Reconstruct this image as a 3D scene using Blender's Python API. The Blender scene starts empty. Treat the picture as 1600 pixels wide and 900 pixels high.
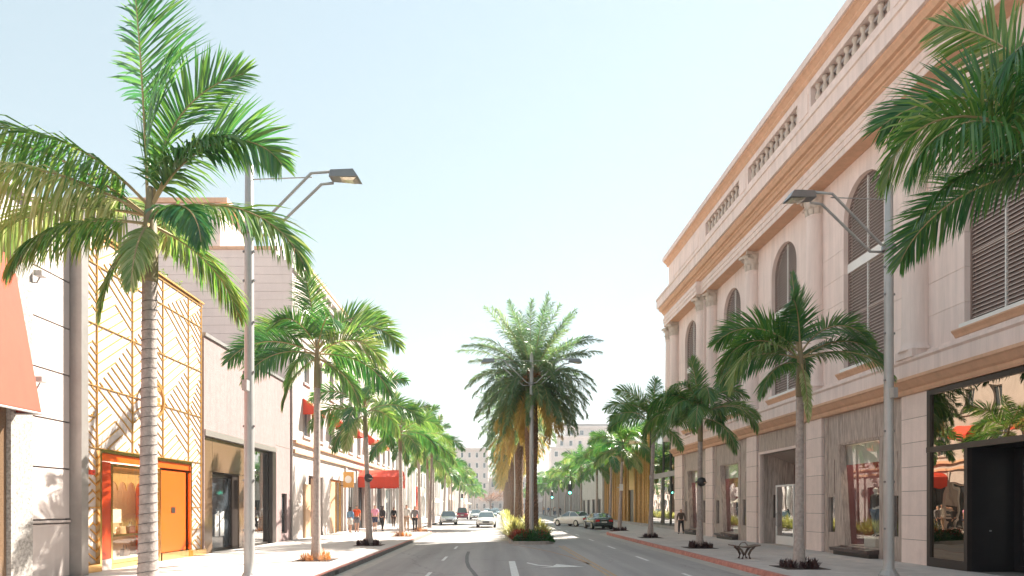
import bpy, bmesh, math, random
from math import sin, cos, pi, radians as R, sqrt, atan2
from mathutils import Vector as V, Matrix, Euler, Quaternion

random.seed(7)
scn = bpy.context.scene
COL = scn.collection

# ------------------------------------------------------------------ camera
CAMZ = 1.95
cam_d = bpy.data.cameras.new("camera")
cam = bpy.data.objects.new("camera", cam_d)
COL.objects.link(cam)
cam.location = (0, 0, CAMZ)
cam.rotation_euler = (R(90), 0, 0)
cam_d.sensor_width = 36.0
cam_d.lens = 36.0 * 1000 / 1600
cam_d.shift_x = (800 - 779) / 1600
cam_d.shift_y = (791 - 450) / 1600
cam_d.clip_end = 6000
cam_d.clip_start = 0.1
scn.camera = cam

# ------------------------------------------------------------------ light
SUN_EL, SUN_AZ = R(41.5), R(49.6)
world = bpy.data.worlds.new("World")
scn.world = world
world.use_nodes = True
wn = world.node_tree.nodes
sky = wn.new("ShaderNodeTexSky")
sky.sky_type = 'NISHITA'
sky.sun_disc = False
sky.sun_elevation = SUN_EL
sky.sun_rotation = SUN_AZ
sky.altitude = 0
sky.air_density = 1.5
sky.dust_density = 0.1
sky.ozone_density = 1.0
gam = wn.new("ShaderNodeGamma")
gam.inputs[1].default_value = 0.45
hsv = wn.new("ShaderNodeHueSaturation")
hsv.inputs["Saturation"].default_value = 0.85
hsv.inputs["Hue"].default_value = 0.475
world.node_tree.links.new(sky.outputs[0], gam.inputs[0])
world.node_tree.links.new(gam.outputs[0], hsv.inputs["Color"])
world.node_tree.links.new(hsv.outputs[0], wn["Background"].inputs[0])
wn["Background"].inputs[1].default_value = 0.108
sun_d = bpy.data.lights.new("sun", 'SUN')
sun_d.energy = 4.5
sun_d.angle = R(0.5)
sun_d.color = (1.0, 0.93, 0.82)
sun = bpy.data.objects.new("sun", sun_d)
COL.objects.link(sun)
sdir = V((cos(SUN_EL) * sin(SUN_AZ), cos(SUN_EL) * cos(SUN_AZ), sin(SUN_EL)))
sun.rotation_euler = sdir.to_track_quat('Z', 'Y').to_euler()
sun.location = (60, 60, 80)

vs = scn.view_settings
vs.view_transform = 'Standard'
vs.look = 'None'
vs.exposure = 2.1
vs.gamma = 1
vs.use_curve_mapping = False
scn.cycles.use_denoising = True
scn.cycles.max_bounces = 8
scn.cycles.diffuse_bounces = 4
scn.cycles.transparent_max_bounces = 12

# ------------------------------------------------------------------ materials
MATS = {}


def pm(name, col, rough=0.6, var=0.12, scale=2.0, bump=0.0, bscale=40.0, metal=0.0, rand=0.0, stretch=(1, 1, 1), spec=0.5, coord='P', coat=0.0, col2=None, streak=0.0):
    """Principled paint / stone with world-space noise in its colour, fine relief and a per-object shift."""
    m = bpy.data.materials.new(name)
    m.use_nodes = True
    nt = m.node_tree
    N, L = nt.nodes, nt.links
    b = N["Principled BSDF"]
    b.inputs["Roughness"].default_value = rough
    b.inputs["Metallic"].default_value = metal
    b.inputs["Specular IOR Level"].default_value = spec
    b.inputs["Coat Weight"].default_value = coat
    if coord == 'P':
        src = N.new("ShaderNodeNewGeometry").outputs["Position"]
    else:
        src = N.new("ShaderNodeTexCoord").outputs["Object"]
    mp = N.new("ShaderNodeMapping")
    mp.inputs["Scale"].default_value = stretch
    L.new(src, mp.inputs[0])
    nz = N.new("ShaderNodeTexNoise")
    nz.inputs["Scale"].default_value = scale
    nz.inputs["Detail"].default_value = 6
    nz.inputs["Roughness"].default_value = 0.65
    L.new(mp.outputs[0], nz.inputs[0])
    mr = N.new("ShaderNodeMapRange")
    mr.inputs[1].default_value = 0.28
    mr.inputs[2].default_value = 0.72
    L.new(nz.outputs[0], mr.inputs[0])
    mx = N.new("ShaderNodeMix")
    mx.data_type = 'RGBA'
    c1 = [max(0, c * (1 - var)) for c in col]
    c2 = [min(1, c * (1 + var)) for c in col] if col2 is None else list(col2)
    mx.inputs[6].default_value = (*c1, 1)
    mx.inputs[7].default_value = (*c2, 1)
    L.new(mr.outputs[0], mx.inputs[0])
    out = mx.outputs[2]
    if rand > 0:
        oi = N.new("ShaderNodeObjectInfo")
        m2 = N.new("ShaderNodeMapRange")
        m2.inputs[3].default_value = 1 - rand
        m2.inputs[4].default_value = 1 + rand
        L.new(oi.outputs["Random"], m2.inputs[0])
        hv = N.new("ShaderNodeHueSaturation")
        L.new(m2.outputs[0], hv.inputs["Value"])
        L.new(out, hv.inputs["Color"])
        out = hv.outputs[0]
    if streak > 0:
        ms = N.new("ShaderNodeMapping")
        ms.inputs["Scale"].default_value = (2.4, 2.4, 0.16)
        L.new(src, ms.inputs[0])
        n3 = N.new("ShaderNodeTexNoise")
        n3.inputs["Scale"].default_value = 1.6
        n3.inputs["Detail"].default_value = 8
        n3.inputs["Roughness"].default_value = 0.7
        L.new(ms.outputs[0], n3.inputs[0])
        m3 = N.new("ShaderNodeMapRange")
        m3.inputs[1].default_value = 0.40
        m3.inputs[2].default_value = 0.68
        m3.inputs[3].default_value = 1.0
        m3.inputs[4].default_value = 1 - streak
        L.new(n3.outputs[0], m3.inputs[0])
        h3 = N.new("ShaderNodeHueSaturation")
        L.new(m3.outputs[0], h3.inputs["Value"])
        L.new(out, h3.inputs["Color"])
        out = h3.outputs[0]
    L.new(out, b.inputs["Base Color"])
    if bump > 0:
        n2 = N.new("ShaderNodeTexNoise")
        n2.inputs["Scale"].default_value = bscale
        n2.inputs["Detail"].default_value = 4
        L.new(mp.outputs[0], n2.inputs[0])
        bp = N.new("ShaderNodeBump")
        bp.inputs["Strength"].default_value = bump
        bp.inputs["Distance"].default_value = 0.02
        L.new(n2.outputs[0], bp.inputs["Height"])
        L.new(bp.outputs[0], b.inputs["Normal"])
    MATS[name] = m
    return m


def glass(name, tint, refl=0.12, rough=0.0, wob=0.0, gcol=(1, 1, 1)):
    """Clear pane: see-through, mirror reflection that grows towards grazing angles."""
    m = bpy.data.materials.new(name)
    m.use_nodes = True
    nt = m.node_tree
    N, L = nt.nodes, nt.links
    N.remove(N["Principled BSDF"])
    tr = N.new("ShaderNodeBsdfTransparent")
    tr.inputs[0].default_value = (*tint, 1)
    gl = N.new("ShaderNodeBsdfGlossy")
    gl.inputs["Roughness"].default_value = rough
    gl.inputs[0].default_value = (*gcol, 1)
    lwt = N.new("ShaderNodeLayerWeight")
    lwt.inputs[0].default_value = 0.5
    fr = N.new("ShaderNodeMath")
    fr.operation = 'POWER'
    fr.inputs[1].default_value = 5.0
    L.new(lwt.outputs["Facing"], fr.inputs[0])
    ad = N.new("ShaderNodeMath")
    ad.operation = 'ADD'
    ad.use_clamp = True
    ad.inputs[1].default_value = refl + .03
    L.new(fr.outputs[0], ad.inputs[0])
    mx = N.new("ShaderNodeMixShader")
    L.new(ad.outputs[0], mx.inputs[0])
    L.new(tr.outputs[0], mx.inputs[1])
    L.new(gl.outputs[0], mx.inputs[2])
    L.new(mx.outputs[0], N["Material Output"].inputs[0])
    if wob > 0:
        g = N.new("ShaderNodeNewGeometry")
        n2 = N.new("ShaderNodeTexNoise")
        n2.inputs["Scale"].default_value = 0.9
        n2.inputs["Detail"].default_value = 1
        L.new(g.outputs["Position"], n2.inputs[0])
        bp = N.new("ShaderNodeBump")
        bp.inputs["Strength"].default_value = wob
        bp.inputs["Distance"].default_value = 0.1
        L.new(n2.outputs[0], bp.inputs["Height"])
        L.new(bp.outputs[0], gl.inputs["Normal"])
    MATS[name] = m
    return m


def leafmat(name, cols, rough=0.38, trans=0.3, spec=0.5):
    trans = min(.5, trans * 1.25)
    m = bpy.data.materials.new(name)
    m.use_nodes = True
    nt = m.node_tree
    N, L = nt.nodes, nt.links
    b = N["Principled BSDF"]
    g = N.new("ShaderNodeNewGeometry")
    oi = N.new("ShaderNodeObjectInfo")
    ad = N.new("ShaderNodeMath")
    ad.operation = 'MULTIPLY_ADD'
    ad.inputs[1].default_value = 0.55
    L.new(g.outputs["Random Per Island"], ad.inputs[0])
    sc = N.new("ShaderNodeMath")
    sc.operation = 'MULTIPLY'
    sc.inputs[1].default_value = 0.45
    L.new(oi.outputs["Random"], sc.inputs[0])
    L.new(sc.outputs[0], ad.inputs[2])
    cr = N.new("ShaderNodeValToRGB")
    el = cr.color_ramp.elements
    el[0].position = 0.0
    el[0].color = (*cols[0], 1)
    el[1].position = 1.0
    el[1].color = (*cols[-1], 1)
    for i, c in enumerate(cols[1:-1]):
        e = el.new((i + 1) / (len(cols) - 1))
        e.color = (*c, 1)
    L.new(ad.outputs[0], cr.inputs[0])
    L.new(cr.outputs[0], b.inputs["Base Color"])
    b.inputs["Roughness"].default_value = rough
    b.inputs["Specular IOR Level"].default_value = spec
    tl = N.new("ShaderNodeBsdfTranslucent")
    hv = N.new("ShaderNodeHueSaturation")
    hv.inputs["Hue"].default_value = 0.48
    hv.inputs["Saturation"].default_value = 1.1
    hv.inputs["Value"].default_value = 1.7
    L.new(cr.outputs[0], hv.inputs["Color"])
    L.new(hv.outputs[0], tl.inputs[0])
    mx = N.new("ShaderNodeMixShader")
    mx.inputs[0].default_value = trans
    L.new(b.outputs[0], mx.inputs[1])
    L.new(tl.outputs[0], mx.inputs[2])
    L.new(mx.outputs[0], N["Material Output"].inputs[0])
    MATS[name] = m
    return m


def emit(name, col, strength):
    m = bpy.data.materials.new(name)
    m.use_nodes = True
    b = m.node_tree.nodes["Principled BSDF"]
    b.inputs["Base Color"].default_value = (*col, 1)
    b.inputs["Emission Color"].default_value = (*col, 1)
    b.inputs["Emission Strength"].default_value = strength
    MATS[name] = m
    return m


PINK = pm("pink_stucco", (0.80, 0.655, 0.60), 0.75, 0.05, 0.5, 0.12, 120, rand=0.025, streak=0.18)
TAN = pm("tan_and_bounce_moulding", (0.66, 0.40, 0.26), 0.7, 0.06, 0.8, 0.08, 80, streak=0.16)  # warm bounce light put into the colour on the pink building; plain tan elsewhere
CAPM = pm("capital_plaster", (0.56, 0.47, 0.40), 0.7, 0.12, 6, 0.2, 40)
TRAV = pm("striated_travertine", (0.37, 0.29, 0.25), 0.5, 0.5, 3.2, 0.25, 14, stretch=(7, 7, 0.45), rand=0.06, col2=(0.62, 0.51, 0.45))
BLOCK = pm("pier_limestone", (0.80, 0.655, 0.60), 0.6, 0.06, 2.5, 0.1, 60, rand=0.04, streak=0.12)
SLAT = pm("slat_brown", (0.25, 0.175, 0.15), 0.5, 0.15, 3)
SLATE = pm("slat_edge_highlight", (0.55, 0.45, 0.40), 0.45, 0.1, 3)  # sky light on slat edges put into a paler colour; glazing bar shares it
WHITE = pm("white_paint", (0.78, 0.76, 0.73), 0.5, 0.04, 2)
WPANEL = pm("white_wall_panel", (0.52, 0.455, 0.43), 0.55, 0.05, 0.7, 0.06, 90, rand=0.02, streak=0.10)
WSIDE = pm("cream_plank", (0.74, 0.625, 0.585), 0.7, 0.05, 0.8, 0.08, 60, rand=0.02, streak=0.06)
STUC3 = pm("white_stucco", (0.52, 0.45, 0.42), 0.75, 0.06, 0.6, 0.15, 80, streak=0.18)
ROUGHST = pm("pink_rough_stucco", (0.29, 0.205, 0.20), 0.85, 0.12, 5, 0.8, 26, streak=0.16)
STONEP = pm("mottled_stone", (0.30, 0.27, 0.25), 0.5, 0.6, 14, 0.3, 30, col2=(0.52, 0.49, 0.46))
GRAN = pm("brown_granite", (0.15, 0.095, 0.058), 0.12, 0.3, 30, spec=0.6)
DARK = pm("dark_bronze", (0.035, 0.027, 0.024), 0.3, 0.2, 5)
BLACK = pm("black_paint", (0.018, 0.016, 0.017), 0.35, 0.2, 5)
GOLD = pm("brushed_gold", (0.60, 0.345, 0.115), 0.36, 0.12, 8, metal=0.7)
GOLDR = pm("gold_rod", (0.62, 0.36, 0.10), 0.35, 0.2, 6, metal=0.85, rand=0.25)
BRASS = pm("polished_brass", (0.78, 0.52, 0.22), 0.16, 0.1, 6, metal=1.0)
ORANGE = pm("orange_lacquer", (0.55, 0.085, 0.004), 0.35, 0.05, 2)
ORRED = pm("red_orange_lacquer", (0.42, 0.045, 0.01), 0.25, 0.08, 2)
RED = pm("red_canvas", (0.62, 0.05, 0.016), 0.75, 0.08, 4, 0.1, 60, streak=0.12)
SALMON = pm("salmon_canvas", (0.50, 0.062, 0.032), 0.8, 0.05, 3, 0.1, 60, streak=0.10)
STEEL = pm("painted_steel", (0.42, 0.41, 0.40), 0.4, 0.08, 3, 0.05, 60, metal=0.3, streak=0.20)
FINM = pm("grey_fin", (0.30, 0.275, 0.26), 0.35, 0.1, 3, metal=0.4)
LAMPM = pm("lamp_housing", (0.22, 0.22, 0.22), 0.35, 0.1, 5, metal=0.5)
LENS = pm("lamp_lens", (0.62, 0.57, 0.45), 0.15, 0.25, 18, metal=0.4)
CONC = pm("pavement_concrete", (0.52, 0.47, 0.44), 0.85, 0.14, 2.2, 0.25, 70, rand=0.05)
CONCJ = pm("pavement_joint", (0.22, 0.20, 0.18), 0.9, 0.1, 4)
GUTT = pm("gutter_concrete", (0.42, 0.385, 0.35), 0.85, 0.16, 3, 0.2, 60)
KRED = pm("kerb_red_paint", (0.44, 0.15, 0.115), 0.7, 0.3, 5, 0.25, 50, col2=(0.58, 0.25, 0.20))
KGREY = pm("kerb_grey", (0.17, 0.155, 0.145), 0.85, 0.3, 6, 0.3, 50)
KCONC = pm("kerb_concrete", (0.36, 0.33, 0.30), 0.85, 0.25, 5, 0.3, 50)
YELL = pm("yellow_paint", (0.46, 0.30, 0.17), 0.8, 0.3, 9, col2=(0.56, 0.42, 0.29))
FADEY = pm("worn_orange_paint", (0.36, 0.25, 0.19), 0.9, 0.3, 6)
WLINE = pm("white_road_paint", (0.70, 0.69, 0.67), 0.7, 0.2, 8)
SOIL = pm("planter_soil", (0.05, 0.033, 0.026), 0.95, 0.4, 14, 0.5, 40)
TRUNK = pm("palm_trunk_grey", (0.36, 0.30, 0.27), 0.85, 0.3, 9, 0.5, 30, coord='O', rand=0.1)
SHAFT = pm("palm_shaft", (0.27, 0.17, 0.115), 0.5, 0.25, 4, 0.1, 30, stretch=(3, 3, 0.6), coord='O', col2=(0.24, 0.22, 0.10))
DTRUNK = pm("date_trunk", (0.15, 0.085, 0.055), 0.95, 0.5, 10, 0.8, 20, col2=(0.30, 0.19, 0.125))
DPINE = pm("date_leaf_bases", (0.36, 0.14, 0.045), 0.8, 0.3, 10, 0.4, 20)
RACH = pm("frond_rib", (0.34, 0.25, 0.12), 0.5, 0.2, 3, coord='O')
WIRE = pm("light_string_wire", (0.05, 0.045, 0.045), 0.6, 0.1, 5)
SKIN = pm("skin", (0.48, 0.27, 0.19), 0.55, 0.06, 8)
HAIR = pm("dark_hair", (0.025, 0.018, 0.014), 0.5, 0.3, 30)
MANNQ = pm("mannequin_white", (0.72, 0.70, 0.68), 0.35, 0.03, 4)
WOOD = pm("dark_wood", (0.095, 0.052, 0.036), 0.35, 0.45, 3, stretch=(8, 8, 0.6), col2=(0.19, 0.11, 0.075))
BURG = pm("burgundy_panel", (0.13, 0.018, 0.025), 0.5, 0.15, 3)
TANP = pm("tan_panel", (0.56, 0.36, 0.22), 0.35, 0.08, 2)
BENCH = pm("weathered_bronze", (0.17, 0.12, 0.095), 0.45, 0.3, 9, metal=0.6)
CREAMW = pm("cream_concrete", (0.62, 0.58, 0.54), 0.75, 0.08, 0.6, 0.1, 50, streak=0.20)
GREYW = pm("grey_stone_wall", (0.42, 0.385, 0.37), 0.7, 0.15, 1.2, 0.1, 40, streak=0.20)
WARMW = pm("warm_stucco", (0.66, 0.52, 0.43), 0.8, 0.08, 0.7, streak=0.20)
HOTEL = pm("hotel_stone", (0.66, 0.57, 0.52), 0.8, 0.1, 0.3, rand=0.02, streak=0.15)
ROOFG = pm("roof_grey", (0.33, 0.30, 0.29), 0.85, 0.15, 1)
DWIN = pm("dark_window_glass", (0.05, 0.06, 0.07), 0.06, 0.3, 0.4, spec=0.9)
BWIN = pm("bluish_window_glass", (0.13, 0.16, 0.19), 0.08, 0.3, 0.5, spec=0.8)
INNER = pm("shop_interior", (0.30, 0.22, 0.16), 0.8, 0.3, 1.5)
TYRE = pm("tyre_rubber", (0.018, 0.018, 0.018), 0.8, 0.2, 20)
RIM = pm("wheel_alloy", (0.55, 0.55, 0.56), 0.3, 0.05, 9, metal=0.9)
CARG = pm("car_glass", (0.07, 0.10, 0.11), 0.03, 0.1, 3, spec=1.0, coat=0.5)
CWHITE = pm("white_car_paint", (0.78, 0.77, 0.75), 0.22, 0.02, 1, coat=0.6)
CSILV = pm("silver_car_paint", (0.60, 0.60, 0.60), 0.25, 0.03, 1, metal=0.4, coat=0.6)
CDARK = pm("dark_green_car_paint", (0.016, 0.03, 0.027), 0.18, 0.1, 1, coat=0.8)
CMAR = pm("maroon_car_paint", (0.22, 0.02, 0.05), 0.2, 0.05, 1, coat=0.7)
CBLUE = pm("blue_grey_car_paint", (0.16, 0.24, 0.28), 0.2, 0.05, 1, coat=0.7)
HEADL = pm("headlamp_glass", (0.75, 0.77, 0.8), 0.1, 0.05, 9, spec=0.9)
TAILL = pm("tail_lamp_red", (0.55, 0.012, 0.01), 0.2, 0.1, 9)
PLATE = pm("number_plate", (0.7, 0.7, 0.66), 0.5, 0.05, 9)
MSTONE = pm("dark_ledge_stone", (0.085, 0.06, 0.058), 0.18, 0.5, 22, col2=(0.15, 0.11, 0.10))
DFILL = emit("display_fill_panel", (1.0, 0.86, 0.68), 2.0)  # glowing panels out of sight, added to brighten the shop windows
GREENL = emit("green_signal_light", (0.12, 1.0, 0.62), 4.0)
WLAMP = pm("x_lampshade", (0.82, 0.72, 0.52), 0.7, 0.03, 5)
WLAMP = emit("lit_lampshade", (1.0, 0.8, 0.5), 0.5)
SCALL = pm("scalloped_gold_trim", (0.55, 0.30, 0.10), 0.4, 0.2, 8)
UMBR = pm("cream_umbrella", (0.7, 0.62, 0.5), 0.8, 0.05, 5)
SHOPGL = glass("shop_glass", (0.88, 0.88, 0.86), 0.04)
MIRGL = glass("mirrored_glass", (0.10, 0.09, 0.08), 0.55, 0.0, 0.06, (0.62, 0.52, 0.42))
MIDGL = glass("half_mirrored_glass", (0.45, 0.42, 0.40), 0.32, 0.0, 0.03)
KFROND = leafmat("king_palm_leaf", [(0.022, 0.105, 0.04), (0.045, 0.155, 0.036), (0.11, 0.22, 0.045), (0.31, 0.33, 0.13)], 0.30, 0.34, 0.75)
KYEL = leafmat("yellowing_sunlit_palm_leaf", [(0.07, 0.17, 0.04), (0.20, 0.29, 0.09), (0.50, 0.50, 0.27)], 0.27, 0.3)  # yellowing fronds; cream end also puts the first palm's sun gloss into colour
DFROND = leafmat("date_palm_leaf", [(0.055, 0.125, 0.065), (0.10, 0.18, 0.075), (0.22, 0.27, 0.11)], 0.30, 0.38)
DDRY = leafmat("date_palm_dry_leaf", [(0.24, 0.23, 0.06), (0.42, 0.33, 0.10), (0.56, 0.43, 0.17)], 0.5, 0.3)
SHRY = leafmat("yellow_green_strap_leaf", [(0.22, 0.27, 0.07), (0.36, 0.37, 0.12), (0.5, 0.48, 0.2)], 0.4, 0.3)
SHRG = leafmat("deep_green_small_leaf", [(0.02, 0.075, 0.018), (0.03, 0.11, 0.025), (0.05, 0.15, 0.035)], 0.45, 0.25)
SHRR = leafmat("red_bromeliad_leaf", [(0.16, 0.045, 0.03), (0.30, 0.08, 0.04), (0.34, 0.16, 0.06)], 0.4, 0.25)
SHRD = leafmat("dark_maroon_leaf", [(0.035, 0.018, 0.02), (0.07, 0.03, 0.03), (0.10, 0.05, 0.035)], 0.45, 0.15)
SHRO = leafmat("dry_orange_grass", [(0.36, 0.17, 0.05), (0.5, 0.26, 0.09), (0.42, 0.26, 0.12)], 0.6, 0.25)
FARL = leafmat("far_pinkish_leaf", [(0.20, 0.13, 0.07), (0.30, 0.17, 0.10), (0.20, 0.18, 0.06)], 0.6, 0.3)
HEDGE = leafmat("roof_hedge_leaf", [(0.06, 0.12, 0.02), (0.11, 0.18, 0.04), (0.16, 0.22, 0.06)], 0.5, 0.3)


def asphalt():
    m = bpy.data.materials.new("asphalt")
    m.use_nodes = True
    N, L = m.node_tree.nodes, m.node_tree.links
    b = N["Principled BSDF"]
    b.inputs["Roughness"].default_value = 0.85
    g = N.new("ShaderNodeNewGeometry")
    mp = N.new("ShaderNodeMapping")
    mp.inputs["Scale"].default_value = (1.0, 0.12, 1)
    L.new(g.outputs["Position"], mp.inputs[0])
    n1 = N.new("ShaderNodeTexNoise")
    n1.inputs["Scale"].default_value = 1.1
    n1.inputs["Detail"].default_value = 7
    L.new(mp.outputs[0], n1.inputs[0])
    n2 = N.new("ShaderNodeTexNoise")
    n2.inputs["Scale"].default_value = 55
    n2.inputs["Detail"].default_value = 3
    L.new(g.outputs["Position"], n2.inputs[0])
    a = N.new("ShaderNodeMix")
    a.data_type = 'RGBA'
    a.inputs[6].default_value = (0.28, 0.262, 0.255, 1)
    a.inputs[7].default_value = (0.42, 0.39, 0.375, 1)
    L.new(n1.outputs[0], a.inputs[0])
    c = N.new("ShaderNodeMix")
    c.data_type = 'RGBA'
    c.blend_type = 'OVERLAY'
    c.inputs[0].default_value = 0.25
    L.new(a.outputs[2], c.inputs[6])
    L.new(n2.outputs[0], c.inputs[7])
    wv = N.new("ShaderNodeMapping")
    wv.inputs["Scale"].default_value = (0.75, 0.018, 1)
    L.new(g.outputs["Position"], wv.inputs[0])
    n4 = N.new("ShaderNodeTexNoise")
    n4.inputs["Scale"].default_value = 1.3
    n4.inputs["Detail"].default_value = 4
    L.new(wv.outputs[0], n4.inputs[0])
    n5 = N.new("ShaderNodeTexNoise")
    n5.inputs["Scale"].default_value = 0.55
    n5.inputs["Detail"].default_value = 9
    n5.inputs["Roughness"].default_value = 0.72
    L.new(g.outputs["Position"], n5.inputs[0])
    vo = N.new("ShaderNodeTexVoronoi")
    vo.feature = 'DISTANCE_TO_EDGE'
    vo.inputs["Scale"].default_value = 0.16
    wp = N.new("ShaderNodeVectorMath")
    wp.operation = 'MULTIPLY_ADD'
    wp.inputs[1].default_value = (2.2, 2.2, 0)
    L.new(n5.outputs["Color"], wp.inputs[0])
    L.new(g.outputs["Position"], wp.inputs[2])
    L.new(wp.outputs[0], vo.inputs[0])
    cm = N.new("ShaderNodeMapRange")
    cm.inputs[1].default_value = 0.001
    cm.inputs[2].default_value = 0.005
    cm.inputs[3].default_value = 0.72
    L.new(vo.outputs["Distance"], cm.inputs[0])
    lm = N.new("ShaderNodeMapRange")
    lm.inputs[1].default_value = 0.35
    lm.inputs[2].default_value = 0.65
    lm.inputs[3].default_value = 0.80
    lm.inputs[4].default_value = 1.10
    L.new(n4.outputs[0], lm.inputs[0])
    sm = N.new("ShaderNodeMapRange")
    sm.inputs[1].default_value = 0.60
    sm.inputs[2].default_value = 0.72
    sm.inputs[3].default_value = 1.0
    sm.inputs[4].default_value = 0.80
    L.new(n5.outputs[0], sm.inputs[0])
    m1 = N.new("ShaderNodeMath")
    m1.operation = 'MULTIPLY'
    L.new(cm.outputs[0], m1.inputs[0])
    L.new(lm.outputs[0], m1.inputs[1])
    m2 = N.new("ShaderNodeMath")
    m2.operation = 'MULTIPLY'
    L.new(m1.outputs[0], m2.inputs[0])
    L.new(sm.outputs[0], m2.inputs[1])
    hv = N.new("ShaderNodeHueSaturation")
    L.new(m2.outputs[0], hv.inputs["Value"])
    L.new(c.outputs[2], hv.inputs["Color"])
    L.new(hv.outputs[0], b.inputs["Base Color"])
    bp = N.new("ShaderNodeBump")
    bp.inputs["Strength"].default_value = 0.3
    bp.inputs["Distance"].default_value = 0.01
    L.new(n2.outputs[0], bp.inputs["Height"])
    L.new(bp.outputs[0], b.inputs["Normal"])
    return m


ASPH = asphalt()


# ------------------------------------------------------------------ helpers
class MB:
    def __init__(s):
        s.v, s.f, s.m = [], [], []

    def quad(s, *pts, mi=0):
        n = len(s.v)
        s.v += [tuple(p) for p in pts]
        s.f.append(tuple(range(n, n + len(pts))))
        s.m.append(mi)

    def box(s, x0, x1, y0, y1, z0, z1, mi=0):
        n = len(s.v)
        s.v += [(x0, y0, z0), (x1, y0, z0), (x1, y1, z0), (x0, y1, z0), (x0, y0, z1), (x1, y0, z1), (x1, y1, z1), (x0, y1, z1)]
        for f in ((0, 3, 2, 1), (4, 5, 6, 7), (0, 1, 5, 4), (1, 2, 6, 5), (2, 3, 7, 6), (3, 0, 4, 7)):
            s.f.append(tuple(n + i for i in f))
            s.m.append(mi)

    def tube(s, pts, rad, n=6, mi=0, cap=True):
        pts = [V(p) for p in pts]
        if not isinstance(rad, (list, tuple)):
            rad = [rad] * len(pts)
        base = len(s.v)
        up = V((0, 0, 1))
        for i, p in enumerate(pts):
            t = (pts[min(i + 1, len(pts) - 1)] - pts[max(i - 1, 0)]).normalized()
            a = t.cross(up)
            if a.length < 1e-3:
                a = V((1, 0, 0))
            a.normalize()
            b = t.cross(a)
            for k in range(n):
                th = 2 * pi * k / n
                q = p + (a * cos(th) + b * sin(th)) * rad[i]
                s.v.append(tuple(q))
        for i in range(len(pts) - 1):
            for k in range(n):
                k2 = (k + 1) % n
                s.f.append((base + i * n + k, base + i * n + k2, base + (i + 1) * n + k2, base + (i + 1) * n + k))
                s.m.append(mi)
        if cap:
            s.f.append(tuple(base + k for k in range(n)))
            s.f.append(tuple(base + (len(pts) - 1) * n + k for k in reversed(range(n))))
            s.m += [mi, mi]

    def lathe(s, prof, n=16, c=(0, 0, 0), mi=0, bumps=None):
        base = len(s.v)
        for i, (r, z) in enumerate(prof):
            for k in range(n):
                th = 2 * pi * k / n
                rr = r if bumps is None else r * (1 + bumps(i, k))
                s.v.append((c[0] + rr * cos(th), c[1] + rr * sin(th), c[2] + z))
        for i in range(len(prof) - 1):
            for k in range(n):
                k2 = (k + 1) % n
                s.f.append((base + i * n + k, base + i * n + k2, base + (i + 1) * n + k2, base + (i + 1) * n + k))
                s.m.append(mi)
        s.f.append(tuple(base + k for k in reversed(range(n))))
        s.f.append(tuple(base + (len(prof) - 1) * n + k for k in range(n)))
        s.m += [mi, mi]

    def prism(s, poly, axis, a, b, mi=0):
        """poly: 2-D outline; axis 'y': poly is (x,z), 'x': (y,z), 'z': (x,y)."""
        n = len(s.v)
        k = len(poly)
        for t in (a, b):
            for p, q in poly:
                s.v.append((p, t, q) if axis == 'y' else (t, p, q) if axis == 'x' else (p, q, t))
        s.f.append(tuple(n + i for i in range(k)))
        s.f.append(tuple(n + k + i for i in reversed(range(k))))
        s.m += [mi, mi]
        for i in range(k):
            j = (i + 1) % k
            s.f.append((n + i, n + j, n + k + j, n + k + i))
            s.m.append(mi)

    def ring(s, axis, a, b, u0, u1, w0, w1, t, mi=0):
        """Rectangular picture-frame ring, bar width t, between a and b along axis ('x': u=y, w=z; 'y': u=x, w=z)."""
        n = len(s.v)
        o = [(u0, w0), (u1, w0), (u1, w1), (u0, w1)]
        i_ = [(u0 + t, w0 + t), (u1 - t, w0 + t), (u1 - t, w1 - t), (u0 + t, w1 - t)]
        for d in (a, b):
            for u, w in o + i_:
                s.v.append((d, u, w) if axis == 'x' else (u, d, w))
        for k in range(4):
            j = (k + 1) % 4
            for f in ((k, j, 4 + j, 4 + k), (8 + k, 8 + j, 12 + j, 12 + k), (k, j, 8 + j, 8 + k), (4 + k, 4 + j, 12 + j, 12 + k)):
                s.f.append(tuple(n + q for q in f))
                s.m.append(mi)

    def mesh(s, name, mats, smooth=False):
        me = bpy.data.meshes.new(name)
        me.from_pydata(s.v, [], s.f)
        if not isinstance(mats, (list, tuple)):
            mats = [mats]
        for m in mats:
            me.materials.append(m)
        if len(mats) > 1:
            me.polygons.foreach_set("material_index", s.m)
        if smooth:
            me.polygons.foreach_set("use_smooth", [True] * len(s.f))
        me.update()
        return me


INV = {}


def link(name, me, parent=None, w=False):
    o = bpy.data.objects.new(name, me)
    COL.objects.link(o)
    if parent is not None:
        o.parent = parent
        if w and parent.name in INV:
            o.matrix_parent_inverse = INV[parent.name]
    return o


def fixn(me):
    bm = bmesh.new()
    bm.from_mesh(me)
    bmesh.ops.recalc_face_normals(bm, faces=bm.faces)
    bm.to_mesh(me)
    bm.free()


def part(name, mb, mats, parent=None, smooth=False, w=False, fix=True):
    me = mb.mesh(name, mats, smooth)
    if fix:
        fixn(me)
    return link(name, me, parent, w)


def thing(name, label, cat, loc=(0, 0, 0), rz=0.0, group=None):
    o = bpy.data.objects.new(name, None)
    o.empty_display_size = 0.2
    COL.objects.link(o)
    o.location = loc
    o.rotation_euler = (0, 0, rz)
    tag(o, label, cat, group)
    INV[o.name] = (Matrix.Translation(V(loc)) @ Matrix.Rotation(rz, 4, 'Z')).inverted()
    return o


def tag(o, label, cat, group=None):
    o["label"] = label
    o["category"] = cat
    if group:
        o["group"] = group
    return o


def kind(o, k):
    o["kind"] = k
    return o


UNIT = {}


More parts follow.
